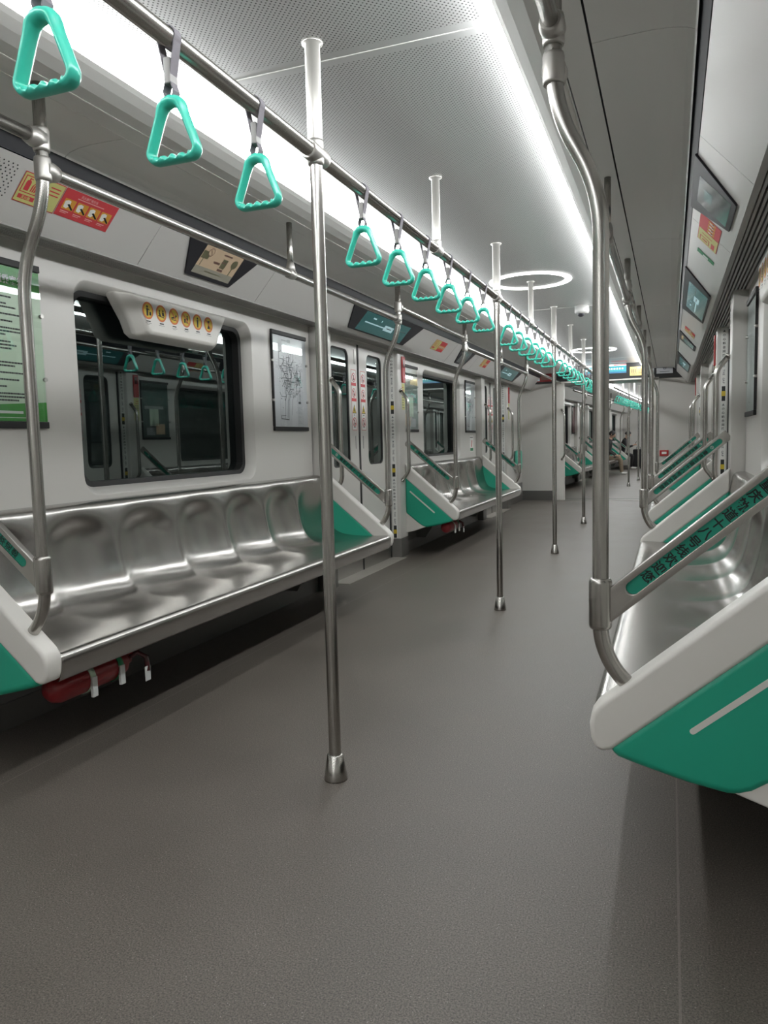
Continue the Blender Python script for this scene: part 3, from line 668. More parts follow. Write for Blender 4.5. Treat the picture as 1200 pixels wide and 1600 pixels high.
# ------------------------------------------------------------------ side handrails at head height
def side_rail(s, y0, y1, z, mid, label):
    r = thing('side_handrail', label, 'handrail', (s * 0.711, y0, z), 'head height rails along the sides'); off = (s * 0.711, y0, z)
    a = MB(); a.tube([(s * 0.711, y0 + 0.02, z), (s * 0.711, y1 - 0.02, z)], 0.0175, 'pole_steel', 16); a.build('tube', r, off)
    if mid:
        ym = (y0 + y1) / 2; a = MB(); a.tube([(s * 0.711, ym, z), (s * 0.711, ym, 2.056)], 0.0135, 'pole_steel', 14); a.build('stanchion', r, off)
        a = MB(); a.tube([(s * 0.711, ym - 0.028, z), (s * 0.711, ym - 0.024, z), (s * 0.711, ym + 0.024, z), (s * 0.711, ym + 0.028, z)], [0.019, 0.0225, 0.0225, 0.019], 'cast_joint', 16)
        a.tube([(s * 0.711, ym, z), (s * 0.711, ym, z + 0.035), (s * 0.711, ym, z + 0.055)], [0.023, 0.021, 0.015], 'cast_joint', 16); a.build('collar', r, off)
RL = {(-1, 'b', 0): 'head height rail above the pictogram window bench', (-1, 'b', 1): 'head height rail above the bench past the red handle', (-1, 'd', 0): 'short rail over the closed door below the teal screen',
      (-1, 'd', 1): 'short rail over the last door toward the end wall', (-1, 'n', 0): 'rail entering from the picture edge above the fire stickers',
      (1, 'b', 0): 'rail running behind the thick foreground pole', (1, 'b', 1): 'distant rail before the black header near grey panel', (1, 'd', 0): 'short rail between second and third bent poles', (1, 'd', 1): 'short rail above the end wall extinguisher', (1, 'n', 0): 'rail rising out of the top edge to the foreground pole joint'}
for s in (-1, 1):
    for i, cc in enumerate(CEN): side_rail(s, cc - HB, cc + HB, 1.82, True, RL[(s, 'b', i)])
    side_rail(s, CEN[0] + HB, CEN[1] - HB, 1.90, False, RL[(s, 'd', 0)]); side_rail(s, CEN[1] + HB, END, 1.90, False, RL[(s, 'd', 1)])
    side_rail(s, -2.0, CEN[0] - HB, 1.90, False, RL[(s, 'n', 0)])

# ------------------------------------------------------------------ centre poles, centre rail
def make_centre_pole():
    r = thing('centre_pole', '', 'pole', (0, 0, 0), 'centre poles down the aisle')
    a = MB(); a.lathe([(0.0185, 0.05), (0.0185, 1.86)], 'pole_steel'); a.build('tube', r)
    a = MB(); a.lathe([(0.0, 0.001), (0.036, 0.0), (0.036, 0.006), (0.0245, 0.078), (0.0205, 0.080), (0.0, 0.080)], 'pole_steel'); a.build('base_cup', r)
    a = MB(); a.lathe([(0.0215, 1.885), (0.0215, 2.146), (0.030, 2.149), (0.031, 2.1548), (0, 2.1548)], 'light_tube'); a.build('upper_tube', r)
    a = MB(); coupler(a, (0, 0, 1.855), (0, 0, 1), 0.0235, 0.035); coupler(a, (0, 0, 1.851), (0, 1, 0), 0.0265, 0.052); a.build('coupler', r)
    return r
PL = ['closest centre pole, standing in front of the steel bench', 'centre pole second from the camera, ending level with the second bench', 'centre pole third from the camera, thin, before the white end wall', 'centre pole fourth from the camera, close to the gangway', 'centre pole just before the end wall, half hidden behind the foreground pole']
cp = make_centre_pole()
for i, y in enumerate(POLES[:4]):
    if i == 0: cp.location = (0, y, 0); cp['label'] = PL[0]
    else: dup(cp, (0, y, 0), 0, PL[i])
rl = thing('overhead_rail', 'long steel rail down the aisle holding the straps', 'handrail', (0, -0.5, 1.851))
a = MB(); a.tube([(0, -0.5, 1.851), (0, 12.3, 1.851)], 0.019, 'pole_steel', 18); a.build('tube', rl, (0, -0.5, 1.851))
for y in (0.88, 3.229, 5.604, 7.93, 10.3):
    a = MB(); a.lathe([(0.0175, 1.875), (0.0175, 2.146), (0.027, 2.149), (0.028, 2.1548), (0, 2.1548)], 'light_tube', (0, y, 0)); a.build('hanger', rl, (0, -0.5, 1.851))
    a = MB(); coupler(a, (0, y, 1.862), (0, 0, 1), 0.021, 0.028); coupler(a, (0, y, 1.851), (0, 1, 0), 0.0235, 0.04); a.build('hanger_clamp', rl, (0, -0.5, 1.851))

# ------------------------------------------------------------------ grab straps
def make_strap():
    r = thing('grab_strap', '', 'grab strap', (0, 0, 0), 'turquoise grab straps along the centre rail')
    # webbing: loop round the rail and down to the handle
    a = MB(); hw = 0.0115; T = 0.0022
    loop = [(-0.004, -0.085)] + [(0.0215 * math.cos(t), 0.0215 * math.sin(t)) for t in [PI * (1.16 - 1.32 * k / 16) for k in range(17)]] + [(0.004, -0.085)]
    def ribbon(path):
        n = len(path); vs = []
        for i, (x, z) in enumerate(path):
            p, q = path[max(i - 1, 0)], path[min(i + 1, n - 1)]; dx, dz = q[0] - p[0], q[1] - p[1]; l = math.hypot(dx, dz) or 1
            nx_, nz_ = -dz / l * T / 2, dx / l * T / 2
            vs += [(x - nx_, -hw, z - nz_), (x - nx_, hw, z - nz_), (x + nx_, hw, z + nz_), (x + nx_, -hw, z + nz_)]
        a.add(vs, [(i * 4 + k, i * 4 + (k + 1) % 4, i * 4 + 4 + (k + 1) % 4, i * 4 + 4 + k) for i in range(n - 1) for k in range(4)], 'webbing')
    ribbon(loop)
    ribbon([(-0.004, -0.080), (-0.012, -0.105), (-0.007, -0.122), (0.0, -0.126), (0.007, -0.122), (0.012, -0.105), (0.004, -0.080)])
    a.build('webbing', r)
    a = MB(); a.box(-0.0075, 0.0075, -0.014, 0.014, -0.092, -0.040, 'buckle'); a.build('buckle', r, bevel=0.003)
    # handle: rounded triangle swept with a flat oval section, grip with finger waves
    cl = round_path([(0, 0, -0.121), (0.020, 0, -0.126), (0.0575, 0, -0.222), (0.047, 0, -0.236), (-0.047, 0, -0.236), (-0.0575, 0, -0.222), (-0.020, 0, -0.126), (0, 0, -0.121)], 0.016, 5)
    pts = []
    for p, q in zip(cl, cl[1:]):
        m_ = max(1, int((q - p).length / 0.006)); pts += [p.lerp(q, k / m_) for k in range(m_)]
    n = len(pts); seg = 12; vs = []; cz = -0.19
    for i, p in enumerate(pts):
        t = (pts[(i + 1) % n] - pts[i - 1]).normalized(); out = Vector((t.z, 0, -t.x))
        if out.dot(p - Vector((0, 0, cz))) < 0: out = -out
        grip = 1.0 if p.z < -0.229 and abs(p.x) < 0.045 else 0.0
        wave = 0.0042 * math.cos(p.x / 0.0225 * 2 * PI) * grip
        top = max(0.0, min(1.0, (p.z + 0.150) / 0.025))
        rw, rt = 0.0155 + 0.002 * top, 0.0074 + 0.004 * top
        for k in range(seg):
            an = 2 * PI * k / seg; inn = -math.cos(an)
            vs.append(p + out * (math.cos(an) * rt) + (-out) * (wave if inn > 0 else 0) + Vector((0, math.sin(an) * rw, 0)))
    a = MB(); a.add(vs, [(i * seg + k, i * seg + (k + 1) % seg, ((i + 1) % n) * seg + (k + 1) % seg, ((i + 1) % n) * seg + k) for i in range(n) for k in range(seg)], 'turquoise', True)
    a.build('handle', r)
    return r
sp_ = make_strap(); first = True
ORD = ['first', 'second', 'third', 'fourth', 'fifth', 'sixth', 'seventh']
P_ = [-0.34] + POLES
for i in range(len(P_) - 1):
    for k in range(1, 7):
        y = P_[i] + (P_[i + 1] - P_[i]) * k / 7
        if y < 0.85 or y > 12.2: continue
        if i == 0: lab = 'turquoise strap, %s of the three before the closest centre pole' % ORD[k - 4]
        else: lab = 'turquoise strap, %s past the %s centre pole' % (ORD[k - 1], ['closest', 'second', 'third', 'fourth'][i - 1])
        if first: sp_.location = (0, y, 1.851); sp_['label'] = lab; first = False
        else: dup(sp_, (0, y, 1.851), 0, lab)

# ------------------------------------------------------------------ D-shaped grab bars on the door pillars
def make_dbar(s):
    r = thing('door_grab_bar', '', 'grab bar', (0, 0, 0), 'vertical grab bars on the door pillars'); off = (s * W, 0, 0.67)
    a = MB(); a.tube(round_path([(s * 1.270, 0, 1.478), (s * 1.200, 0, 1.395), (s * 1.200, 0, 0.765), (s * 1.270, 0, 0.68)], 0.04, 6), 0.0155, 'pole_steel', 14); a.build('tube', r, off)
    for z in (1.478, 0.68): a = MB(); a.tube([(s * 1.2705, 0, z), (s * 1.262, 0, z - (0.010 if z > 1 else -0.010))], 0.021, 'pole_steel', 14); a.build('wall_flange', r, off)
    return r
DL = {(-1, 0, -1): 'grab bar on the pillar before the closed door, beside lettered bar', (-1, 0, 1): 'grab bar under the red emergency handle', (-1, 1, -1): 'thin grab bar before the last door', (-1, 1, 1): 'thin grab bar beside the mint folding seat',
      (1, 0, -1): 'thickest grab bar, in front of the warning strip with yellow blocks', (1, 0, 1): 'grab bar behind the thickest one, reaching the white partition', (1, 1, -1): 'smaller grab bar in front of the white end wall', (1, 1, 1): 'farthest grab bar near the end wall corner'}
for s in (-1, 1):
    db = make_dbar(s); fst = True
    for i, d in enumerate(DOOR):
        for t in (-1, 1):
            y = d + t * 0.73
            if fst: db.location = (s * W, y, 0.67); db['label'] = DL[(s, i, t)]; fst = False
            else: dup(db, (s * W, y, 0.67), 0, DL[(s, i, t)])

# red emergency handle boxes with yellow notice on the pillar past each door
for s in (-1, 1):
    for i, d in enumerate(DOOR):
        y = d + 0.82; x = s * (W - 0.0785); off = (x, y, 1.55); U = WALL_U[s]; Z = Vector((0, 0, 1))
        lab = {(-1, 0): 'red emergency handle box with yellow notice beside the closed door', (-1, 1): 'small red emergency handle box by the last door before the mint seat',
               (1, 0): 'red emergency box edge on the pillar by the thickest grab bar', (1, 1): 'tiny red emergency box under the distant air slots'}[(s, i)]
        r = thing('emergency_handle_box', lab, 'emergency handle', off, 'red emergency boxes on the door pillars')
        a = MB(); a.box(x, x - s * 0.012, y - 0.038, y + 0.038, 1.545, 1.775, 'red'); a.build('cover', r, off, bevel=0.004)
        a = MB(); a.box(x - s * 0.012, x - s * 0.014, y - 0.02, y + 0.02, 1.68, 1.75, 'poster_dark'); a.build('handle_recess', r, off)
        a = MB(); o0 = Vector((x - s * 0.0008, y, 0)); a.plate(o0, U, Z, [(-.038, 1.31), (.038, 1.31), (.038, 1.54), (-.038, 1.54)], 0.0004, 'lime_yellow')
        for k in range(9): a.plate(o0 - Vector((s * .0006, 0, 0)), U, Z, [(-.030, 1.325 + .022 * k), (.024 - .01 * (k % 3), 1.325 + .022 * k), (.024 - .01 * (k % 3), 1.331 + .022 * k), (-.030, 1.331 + .022 * k)], 0.0002, 'red_print' if k > 6 else 'ink_grey')
        a.build('notice', r, off)

# ------------------------------------------------------------------ screens on the sloped panels
def screen(s, c, kind, label):
    o, U, V = slope_frame(s, 0.0); r = thing('display_screen', label, 'screen', on_slope(s, 0.2, c), 'screens along the sloped upper walls'); off = tuple(on_slope(s, 0.2, c))
    N_ = U.cross(V).normalized(); base = o + Vector((0, c, 0))
    if kind == 'door': tw, bw, sw, d0, d1 = 0.75, 0.575, 0.475, 0.040, 0.196
    else: tw, bw, sw, d0, d1 = 0.315, 0.182, 0.158, 0.030, 0.186
    a = MB(); a.plate(base, U, V, [(-tw, 0.004), (-bw - .008, -.198), (-bw, -.207), (bw, -.207), (bw + .008, -.198), (tw, 0.004)], 0.008, 'black_gloss'); a.build('bezel', r, off, bevel=0.002)
    a = MB(); b0 = base + N_ * 0.0084
    def R(u0, u1, v0, v1, m, e=0.0): a.plate(b0 + N_ * e, U, V, [(u0, -v1), (u1, -v1), (u1, -v0), (u0, -v0)], 0.0003, m)
    if kind == 'door':
        R(-sw, sw, d0, d1, 'screen_teal'); R(-.02, .17, d0 + .055, d0 + .10, 'screen_pale', .0004); R(0.03, .13, d0 + .073, d0 + .08, 'screen_grey', .0008)
        R(-.40, -.02, d0 + .075, d0 + .085, 'screen_pale', .0004); R(-.30, -.24, d0 + .03, d0 + .042, 'screen_pale', .0004); R(-.13, -.12, d0 + .03, d0 + .045, 'screen_pale', .0004); R(.2, .44, d0 + .055, d0 + .062, 'screen_grey', .0004)
    elif kind == 'tan':
        R(-sw, sw, d0, d1 - .04, 'screen_tan'); R(-sw, sw, d1 - .04, d1, 'screen_shade')
        R(.0, .07, d0 + .02, d0 + .028, 'screen_brown', .0004)
        a.plate(b0 + N_ * .0004, U, V, circ(-.10, -d0 - .035, .022), 0.0003, 'screen_brown'); a.plate(b0 + N_ * .0008, U, V, circ(-.10, -d0 - .035, .018), 0.0003, 'screen_tan')
        a.plate(b0 + N_ * .0012, U, V, [(-.115, -d0 - .022), (-.112, -d0 - .020), (-.086, -d0 - .048), (-.089, -d0 - .050)], 0.0003, 'screen_brown')
        R(-.155, -.10, d0 + .035, d0 + .075, 'screen_olive', .0002); R(-.135, -.13, d0 + .07, d0 + .115, 'screen_olive', .0003)
        R(.015, .055, d0 + .045, d0 + .095, 'screen_olive', .0004); R(.01, .055, d0 + .10, d0 + .112, 'screen_brown', .0004); R(-.045, .005, d0 + .07, d0 + .082, 'screen_brown', .0004); R(.012, .05, d0 + .060, d0 + .066, 'screen_brown', .0008)
        a.plate(b0 + N_ * .0004, U, V, circ(.115, -d0 - .055, .024), 0.0003, 'screen_olive'); R(.110, .117, d0 + .07, d0 + .118, 'screen_olive', .0003)
        R(-.07, .06, d1 - .025, d1 - .02, 'screen_olive', .0004)
    else:
        R(-sw, sw, d0, d1, 'screen_grey'); R(-.06, .06, d0 + .03, d0 + .07, 'screen_teal', .0004)
    a.build('display', r, off)
SCL = {(-1, 0): ('tan', 'tan lit screen above the pictogram window'), (-1, 1): ('grey', 'dark screen above the bench past the red handle'), (1, 0): ('grey', 'dark reflective screen above the yellow and red sticker, over air slots'), (1, 1): ('grey', 'dark small screen beside the black end header')}
for s in (-1, 1):
    for i, c in enumerate(CEN): screen(s, c, *SCL[(s, i)])
screen(-1, DOOR[0] - 0.05, 'door', 'wide teal screen above the closed door with warning labels'); screen(-1, DOOR[1], 'door', 'wide teal screen above the last door near the end wall')
screen(1, DOOR[0] - 0.05, 'door', 'wide teal screen tilted by the distant air slots'); screen(1, DOOR[1], 'door', 'wide teal screen just before the black end header')

# stickers on the sloped panels
def sticker(s, y0, y1, d0, d1, kind, label):
    o, U, V = slope_frame(s, 0.0015); c = (y0 + y1) / 2; base = o + Vector((0, c, 0)); N_ = U.cross(V).normalized(); hw = (y1 - y0) / 2
    a = MB()
    def R(u0, u1, v0, v1, m, e=0.0): a.plate(base + N_ * e, U, V, [(u0 * hw, -(d0 + (d1 - d0) * v1)), (u1 * hw, -(d0 + (d1 - d0) * v1)), (u1 * hw, -(d0 + (d1 - d0) * v0)), (u0 * hw, -(d0 + (d1 - d0) * v0))], 0.0003, m)
    def Pm(pts, m, e): a.plate(base + N_ * e, U, V, [(u * hw, -(d0 + (d1 - d0) * v)) for u, v in pts], 0.0003, m)
    def T(txt, u, v, size, m, e): put_line(a, txt, base + N_ * e + U * (u * hw) - V * (d0 + (d1 - d0) * v), U, V, size, m)
    if kind == 'yellow':
        R(-1, 1, 0, 1, 'red_print'); R(-.97, .97, .03, .97, 'lime_yellow', .0004)
        R(-.9, -.15, .10, .66, 'red_print', .0008); R(-.86, -.19, .13, .63, 'lime_yellow', .0012)
        Pm([(-.78, .58), (-.56, .58), (-.56, .30), (-.60, .24), (-.74, .24), (-.78, .30)], 'red_print', .0016); R(-.70, -.64, .16, .24, 'red_print', .0016); R(-.64, -.54, .17, .20, 'red_print', .0016)
        for k in range(3): Pm([(-.48 + .09 * k, .58), (-.42 + .09 * k, .56), (-.40 + .09 * k, .36), (-.34 + .09 * k, .22), (-.46 + .09 * k, .38)], 'red_print', .0016)
        R(-.86, -.10, .73, .87, 'red_print', .0008); T('灭火器', -.70, .80, (d1 - d0) * .11, 'lime_yellow', .0016)
        Pm([(.02, .2), (.08, .2), (.08, .62), (.16, .62), (.05, .82), (-.06, .62), (.02, .62)], 'red_print', .0008)
        for k in range(3): R(.35, .85, .18 + .12 * k, .22 + .12 * k, 'red_print', .0008)
    elif kind == 'red':
        R(-1, 1, 0, 1, 'red_print'); T('灭火器使用方法', -.42, .13, (d1 - d0) * .11, 'pink_print', .0006); R(-.5, .5, .22, .25, 'pink_print', .0004)
        for k in range(4):
            u = -.88 + .46 * k; R(u, u + .40, .34, .72, 'orange', .0004)
            Pm([(u + .05, .66), (u + .03, .44), (u + .12, .38), (u + .22, .40), (u + .24, .56), (u + .16, .68)], 'white_print', .0008)
            Pm([(u + .14, .54), (u + .20, .50), (u + .38, .66), (u + .36, .71)], 'ink', .0012); R(u + .02, u + .30, .78, .81, 'pink_print', .0004); R(u + .02, u + .24, .84, .86, 'pink_print', .0004)
    elif kind == 'both':
        R(-1, 0, 0, 1, 'red_print'); R(-.98, -.02, .03, .97, 'lime_yellow', .0004); R(-.9, -.5, .12, .6, 'red_print', .0008); R(-.86, -.54, .16, .56, 'lime_yellow', .0012); R(-.75, -.66, .25, .5, 'red_print', .0016); R(-.9, -.5, .7, .86, 'red_print', .0008); R(-.3, -.26, .2, .7, 'red_print', .0008)
        R(0, 1, 0, 1, 'red_print')
        for k in range(4): R(.07 + .23 * k, .25 + .23 * k, .4, .74, 'orange', .0004); R(.10 + .23 * k, .18 + .23 * k, .46, .66, 'white_print', .0008); R(.17 + .23 * k, .22 + .23 * k, .58, .66, 'ink', .0012)
    elif kind == 'green':
        R(-1, 1, 0, 1, 'sign_green'); R(-.8, .2, .35, .65, 'pale_print', .0004)
    elif kind == 'dots':
        for i in range(14):
            for j in range(11): a.plate(base, U, V, circ((-1 + 2 * i / 13 + (j % 2) * .05) * hw, -(d0 + (d1 - d0) * j / 10), .0028, 6), 0.0003, 'ink')
    p = on_slope(s, d1, c); o2 = a.build({'dots': 'speaker_grille'}.get(kind, 'safety_sticker'), off=tuple(p)); o2.location = p
    return tag(o2, label, {'dots': 'speaker'}.get(kind, 'sticker'), None if kind == 'dots' else 'stickers on the sloped upper walls')
sticker(-1, 2.025, 2.205, .040, .152, 'yellow', 'yellow extinguisher sticker behind the bent pole, touching a red sticker')
sticker(-1, 2.209, 2.478, .040, .150, 'red', 'red sticker with four orange instruction pictures near the bent pole')
sticker(-1, 1.75, 1.985, .035, .150, 'dots', 'patch of speaker holes beside the yellow extinguisher sticker')
sticker(-1, 6.78, 7.15, .045, .152, 'both', 'yellow and red sticker past the wide teal screen')
sticker(-1, 8.7, 9.0, .045, .152, 'both', 'small faded sticker above the last bench window')
sticker(1, 3.52, 3.95, .050, .170, 'both', 'yellow and red sticker below the dark reflective screen')
sticker(1, 4.13, 4.20, .060, .172, 'green', 'narrow green label past the yellow and red sticker')
sticker(1, 7.05, 7.35, .050, .165, 'both', 'small faint sticker past the second dark screen')

# ------------------------------------------------------------------ shade cassettes with six pictograms
def cassette(s, c, label):
    c -= 0.03
    off = (s * W, c, 1.70); r = thing('shade_cassette', label, 'shade box', off, 'white shade boxes above the windows'); U = WALL_U[s]; Z = Vector((0, 0, 1))
    n = 10; rows = []
    # lofted body: back outline at the wall, front outline smaller
    def outline(hw, hb, zt, zb, r_): return [(-hw, zt), (hw, zt)] + [(hw + (hb - hw) * t_ , zt + (zb + r_ - zt) * t_) for t_ in (.5, .85)] + [(hb - r_ * .2, zb + r_ * .35), (hb - r_ * .9, zb)] + [(-hb + r_ * .9, zb), (-hb + r_ * .2, zb + r_ * .35)] + [(-hw + (hw - hb) * (1 - t_) + 0, zt + (zb + r_ - zt) * t_) for t_ in ()] + [(-hw + (hw - hb) * t_, zt + (zb + r_ - zt) * t_) for t_ in (.85, .5)]
    A = outline(0.445, 0.335, 1.722, 1.535, 0.05); Bf = outline(0.370, 0.292, 1.718, 1.555, 0.045); m_ = len(A)
    a = MB(); vs = [(s * (W + 0.05), c + (-s) * u, z) for u, z in A] + [(s * (W - 0.01), c + (-s) * u, z) for u, z in A] + [(s * (W - 0.062), c + (-s) * u, z) for u, z in Bf]
    a.add(vs, [(k * m_ + i, k * m_ + (i + 1) % m_, (k + 1) * m_ + (i + 1) % m_, (k + 1) * m_ + i) for k in range(2) for i in range(m_)] + [tuple(range(2 * m_, 3 * m_)), tuple(range(m_))], 'white_plastic')
    a.build('cover', r, off, bevel=0.014, seg=4)
    p = MB(); o0 = Vector((s * (W - 0.0628), c, 0)); out = Vector((-s, 0, 0)); zc = 1.655
    for k in range(6):
        u = -0.282 + 0.097 * k
        def PL_(pts, m, e): p.plate(o0 + out * e, U, Z, [(u + x, zc + y) for x, y in pts], 0.0002, m)
        PL_(circ(0, 0, .039, 26), 'orange_ring', 0); PL_(circ(0, 0, .0305, 26), 'yellow', .0004)
        if k == 0: figs = [circ(-.006, .017, .006, 10), [(-.013, .010), (.001, .010), (.012, .004), (.011, .001), (.001, .004), (.0, -.024), (-.012, -.024)], [(.008, -.020), (.022, -.020), (.020, -.004), (.010, -.004)]]
        elif k == 1: figs = [circ(-.014, .010, .005, 10), circ(.012, .012, .005, 10), [(-.020, .004), (-.010, .004), (-.004, -.012), (-.016, -.012)], [(.004, .006), (.018, .006), (.022, -.012), (.006, -.010)], [(-.024, -.010), (.020, -.016), (.020, -.020), (-.024, -.014)]]
        elif k == 2: figs = [circ(.016, .004, .005, 10), [(-.022, -.006), (.012, .002), (.014, -.006), (-.022, -.013)], [(-.022, -.015), (.020, -.015), (.020, -.018), (-.022, -.018)]]
        elif k == 3: figs = [circ(.010, .014, .005, 10), [(.004, .008), (.016, .008), (.014, -.018), (.002, -.018)], [(-.016, -.018), (-.004, -.018), (-.004, .002), (-.016, .002)]]
        elif k == 4: figs = [circ(0, .018, .0055, 10), [(-.007, .011), (.007, .011), (.005, -.026), (-.005, -.026)]]
        else: figs = [[(-.012, .016), (.010, .020), (.012, .014), (-.010, .010)], [(-.004, .012), (.004, .012), (.006, -.010), (-.006, -.010)], [(-.012, -.022), (.012, -.022), (.006, -.008), (-.006, -.008)]]
        for f_ in figs: PL_(f_, 'ink', .0008)
        if k in (2, 3, 5): PL_([(-.024, .019), (-.019, .024), (.024, -.019), (.019, -.024)], 'orange_ring', .0012)
        PL_([(-.014, -.050), (.016, -.050), (.016, -.045), (-.014, -.045)], 'ink', 0); PL_([(-.020, -.057), (.022, -.057), (.022, -.0555), (-.020, -.0555)], 'ink_grey', 0)
        if k in (0, 2, 3): PL_([(-.010, -.062), (.010, -.062), (.010, -.0605), (-.010, -.0605)], 'ink_grey', 0)
    p.build('pictogram_row', r, off)
cassette(-1, CEN[0], 'white shade box with six round pictograms over the large window')
cassette(1, CEN[0], 'white shade box edge beyond the foreground wall frame')

# ------------------------------------------------------------------ notice boards
def board(s, y0, y1, kind, label):
    z0, z1 = 1.115, 1.738; x = s * (W - 0.001); U = WALL_U[s]; Z = Vector((0, 0, 1)); c = (y0 + y1) / 2; hw = (y1 - y0) / 2
    off = (s * W, c, z0); r = thing('notice_board', label, 'notice board', off, 'framed boards beside the windows'); o0 = Vector((x - s * 0.004, c, 0)); out = Vector((-s, 0, 0))
    for za_, zb_ in ((z1 - .026, z1), (z0, z0 + .026)):
        a = MB(); a.box(s * W, x - s * 0.014, y0, y1, za_, zb_, 'black_matt'); a.build('frame_bar', r, off, bevel=0.003)
    if kind in ('map', 'art'):
        a = MB(); a.box(s * W, x - s * 0.012, y0, y0 + .012, z0 + .026, z1 - .026, 'black_matt'); a.build('side_edge', r, off)
    p = MB()
    def R(u0, u1, v0, v1, m, e=0.0): p.plate(o0 + out * e, U, Z, [(u0, v0), (u1, v0), (u1, v1), (u0, v1)], 0.0002, m)
    zb, zt = z0 + .027, z1 - .027
    if kind == 'green':
        R(-hw, hw, zb, zt, 'board_pale'); R(-hw, hw, zt - .085, zt, 'board_green', .0004); put_line(p, '重庆轨道交通乘客须知', Vector((x - s * .0052, c, zt - .047)) - U * (hw * .62), U, Z, .034, 'white_print')
        p.plate(o0 + out * .0004, U, Z, [(-hw, zb), (hw, zb), (hw, zb + .075), (-hw, zb + .045)], .0002, 'board_green'); R(-.05, hw * .5, zb + .028, zb + .038, 'pale_print', .0008); R(-hw * .6, hw * .8, zb + .012, zb + .014, 'pale_print', .0008)
        rnd = random.Random(3); v = zt - .115
        while v > zb + .09:
            for q in range(rnd.choice((1, 2, 3))):
                u = -hw + .03; ul = hw * (rnd.uniform(-.1, .75))
                while u < ul:
                    w_ = rnd.uniform(.005, .016); R(u, min(u + w_, ul), v, v + .0062, 'ink', .0004); u += w_ + .0013
                v -= .0125
            v -= .013
    elif kind == 'map':
        R(-hw + .01, hw, zb, zt, 'map_paper'); rnd = random.Random(5)
        def seg(pts, w_, m):
            for (ua, va), (ub, vb) in zip(pts, pts[1:]):
                d_ = Vector((ub - ua, vb - va)); 
                if d_.length < 1e-5: continue
                d_.normalize(); nx_ = Vector((-d_.y, d_.x)) * w_ / 2; d_ = d_ * w_ / 2
                p.plate(o0 + out * .0005, U, Z, [(ua - d_.x - nx_.x, va - d_.y - nx_.y), (ub + d_.x - nx_.x, vb + d_.y - nx_.y), (ub + d_.x + nx_.x, vb + d_.y + nx_.y), (ua - d_.x + nx_.x, va - d_.y + nx_.y)], .0002, m)
        zm = (zb + zt) / 2
        for k in range(34):
            u = rnd.uniform(-.12, .10); v = zm + rnd.uniform(-.10, .13); pts = [(u, v)]
            for q in range(rnd.randint(3, 6)):
                dx, dz = rnd.choice(((1, 0), (0, 1), (0, -1), (-1, 0), (.7, .7), (.7, -.7), (-.7, .7))); l_ = rnd.uniform(.02, .06)
                u = min(.15, max(-.14, u + dx * l_)); v = min(zm + .19, max(zm - .12, v + dz * l_)); pts.append((u, v))
            seg(pts, rnd.choice((.0032, .0040, .0048)), rnd.choice(('map_line', 'map_line', 'ink_grey', 'map_soft')))
        for u, lo in ((-.07, -.235), (-.035, -.225), (-.02, -.24), (.025, -.21)): seg([(u + .02, zm - .08), (u, zm - .12), (u - .01, zm + lo)], .003, 'map_line')
        seg([(-.13, zm - .215), (-.13, zm - .235), (-.03, zm - .24)], .005, 'ink'); seg([(-.12, zm - .215), (-.07, zm - .215)], .003, 'map_line')
        for k in range(150):
            u, v = rnd.uniform(-.15, .15), zm + rnd.gauss(.06, .09); u2 = u + rnd.uniform(.006, .016)
            if v < zt - .03: R(u, u2, v, v + .003, rnd.choice(('map_soft', 'map_line')), .0009)
        for k in range(14): R(.10, .155 - .01 * (k % 4), zb + .02 + .008 * k, zb + .0225 + .008 * k, 'map_soft', .0005)
        R(.11, .145, zb + .15, zb + .165, 'map_line', .0005); R(-.10, -.02, zt - .03, zt - .022, 'map_soft', .0005); R(-.02, .02, zt - .035, zt - .015, 'map_soft', .0005)
    else:
        R(-hw + .01, hw, zb, zt, 'poster_art')
        for k, (u0, u1, v0, v1, m_) in enumerate(((-.14, .18, .30, .33, 'map_soft'), (-.05, .10, .12, .30, 'board_pale'), (-.15, .0, .03, .14, 'screen_tan'), (.02, .16, .02, .10, 'map_soft'), (.03, .05, .06, .2, 'screen_brown'))): R(u0, u1, zb + v0, zb + v1, m_, .0004)
    p.build('print', r, off)
    g = MB(); g.add([o0 + out * .004 + U * u_ + Z * v_ for u_, v_ in ((-hw, zb - .005), (hw, zb - .005), (hw, zt + .005), (-hw, zt + .005))], [(0, 1, 2, 3)], 'clear_glass'); g.build('cover_glass', r, off)
    for yy_ in (y0 + .003, y1 - .003):
        for zz in (z0 + .19, z1 - .19): a = MB(); a.tube([(s * W, yy_, zz), (s * (W - .016), yy_, zz)], .008, 'plate_steel', 12); a.build('standoff', r, off)
board(-1, 1.865, 2.335, 'green', 'green and white notice board behind the bent pole')
board(-1, 4.16, 4.63, 'map', 'grey route map board beside the pictogram window')
board(-1, 6.565, 7.035, 'art', 'glossy poster board beside the red emergency handle')
board(-1, 8.86, 9.33, 'map', 'small route map board above the last bench before the end wall')
board(1, 4.16, 4.63, 'map', 'board seen edge on beside the foreground wall frame')
board(1, 6.565, 7.035, 'art', 'poster board behind the striped pillar, seen mirrored in the pictogram window')
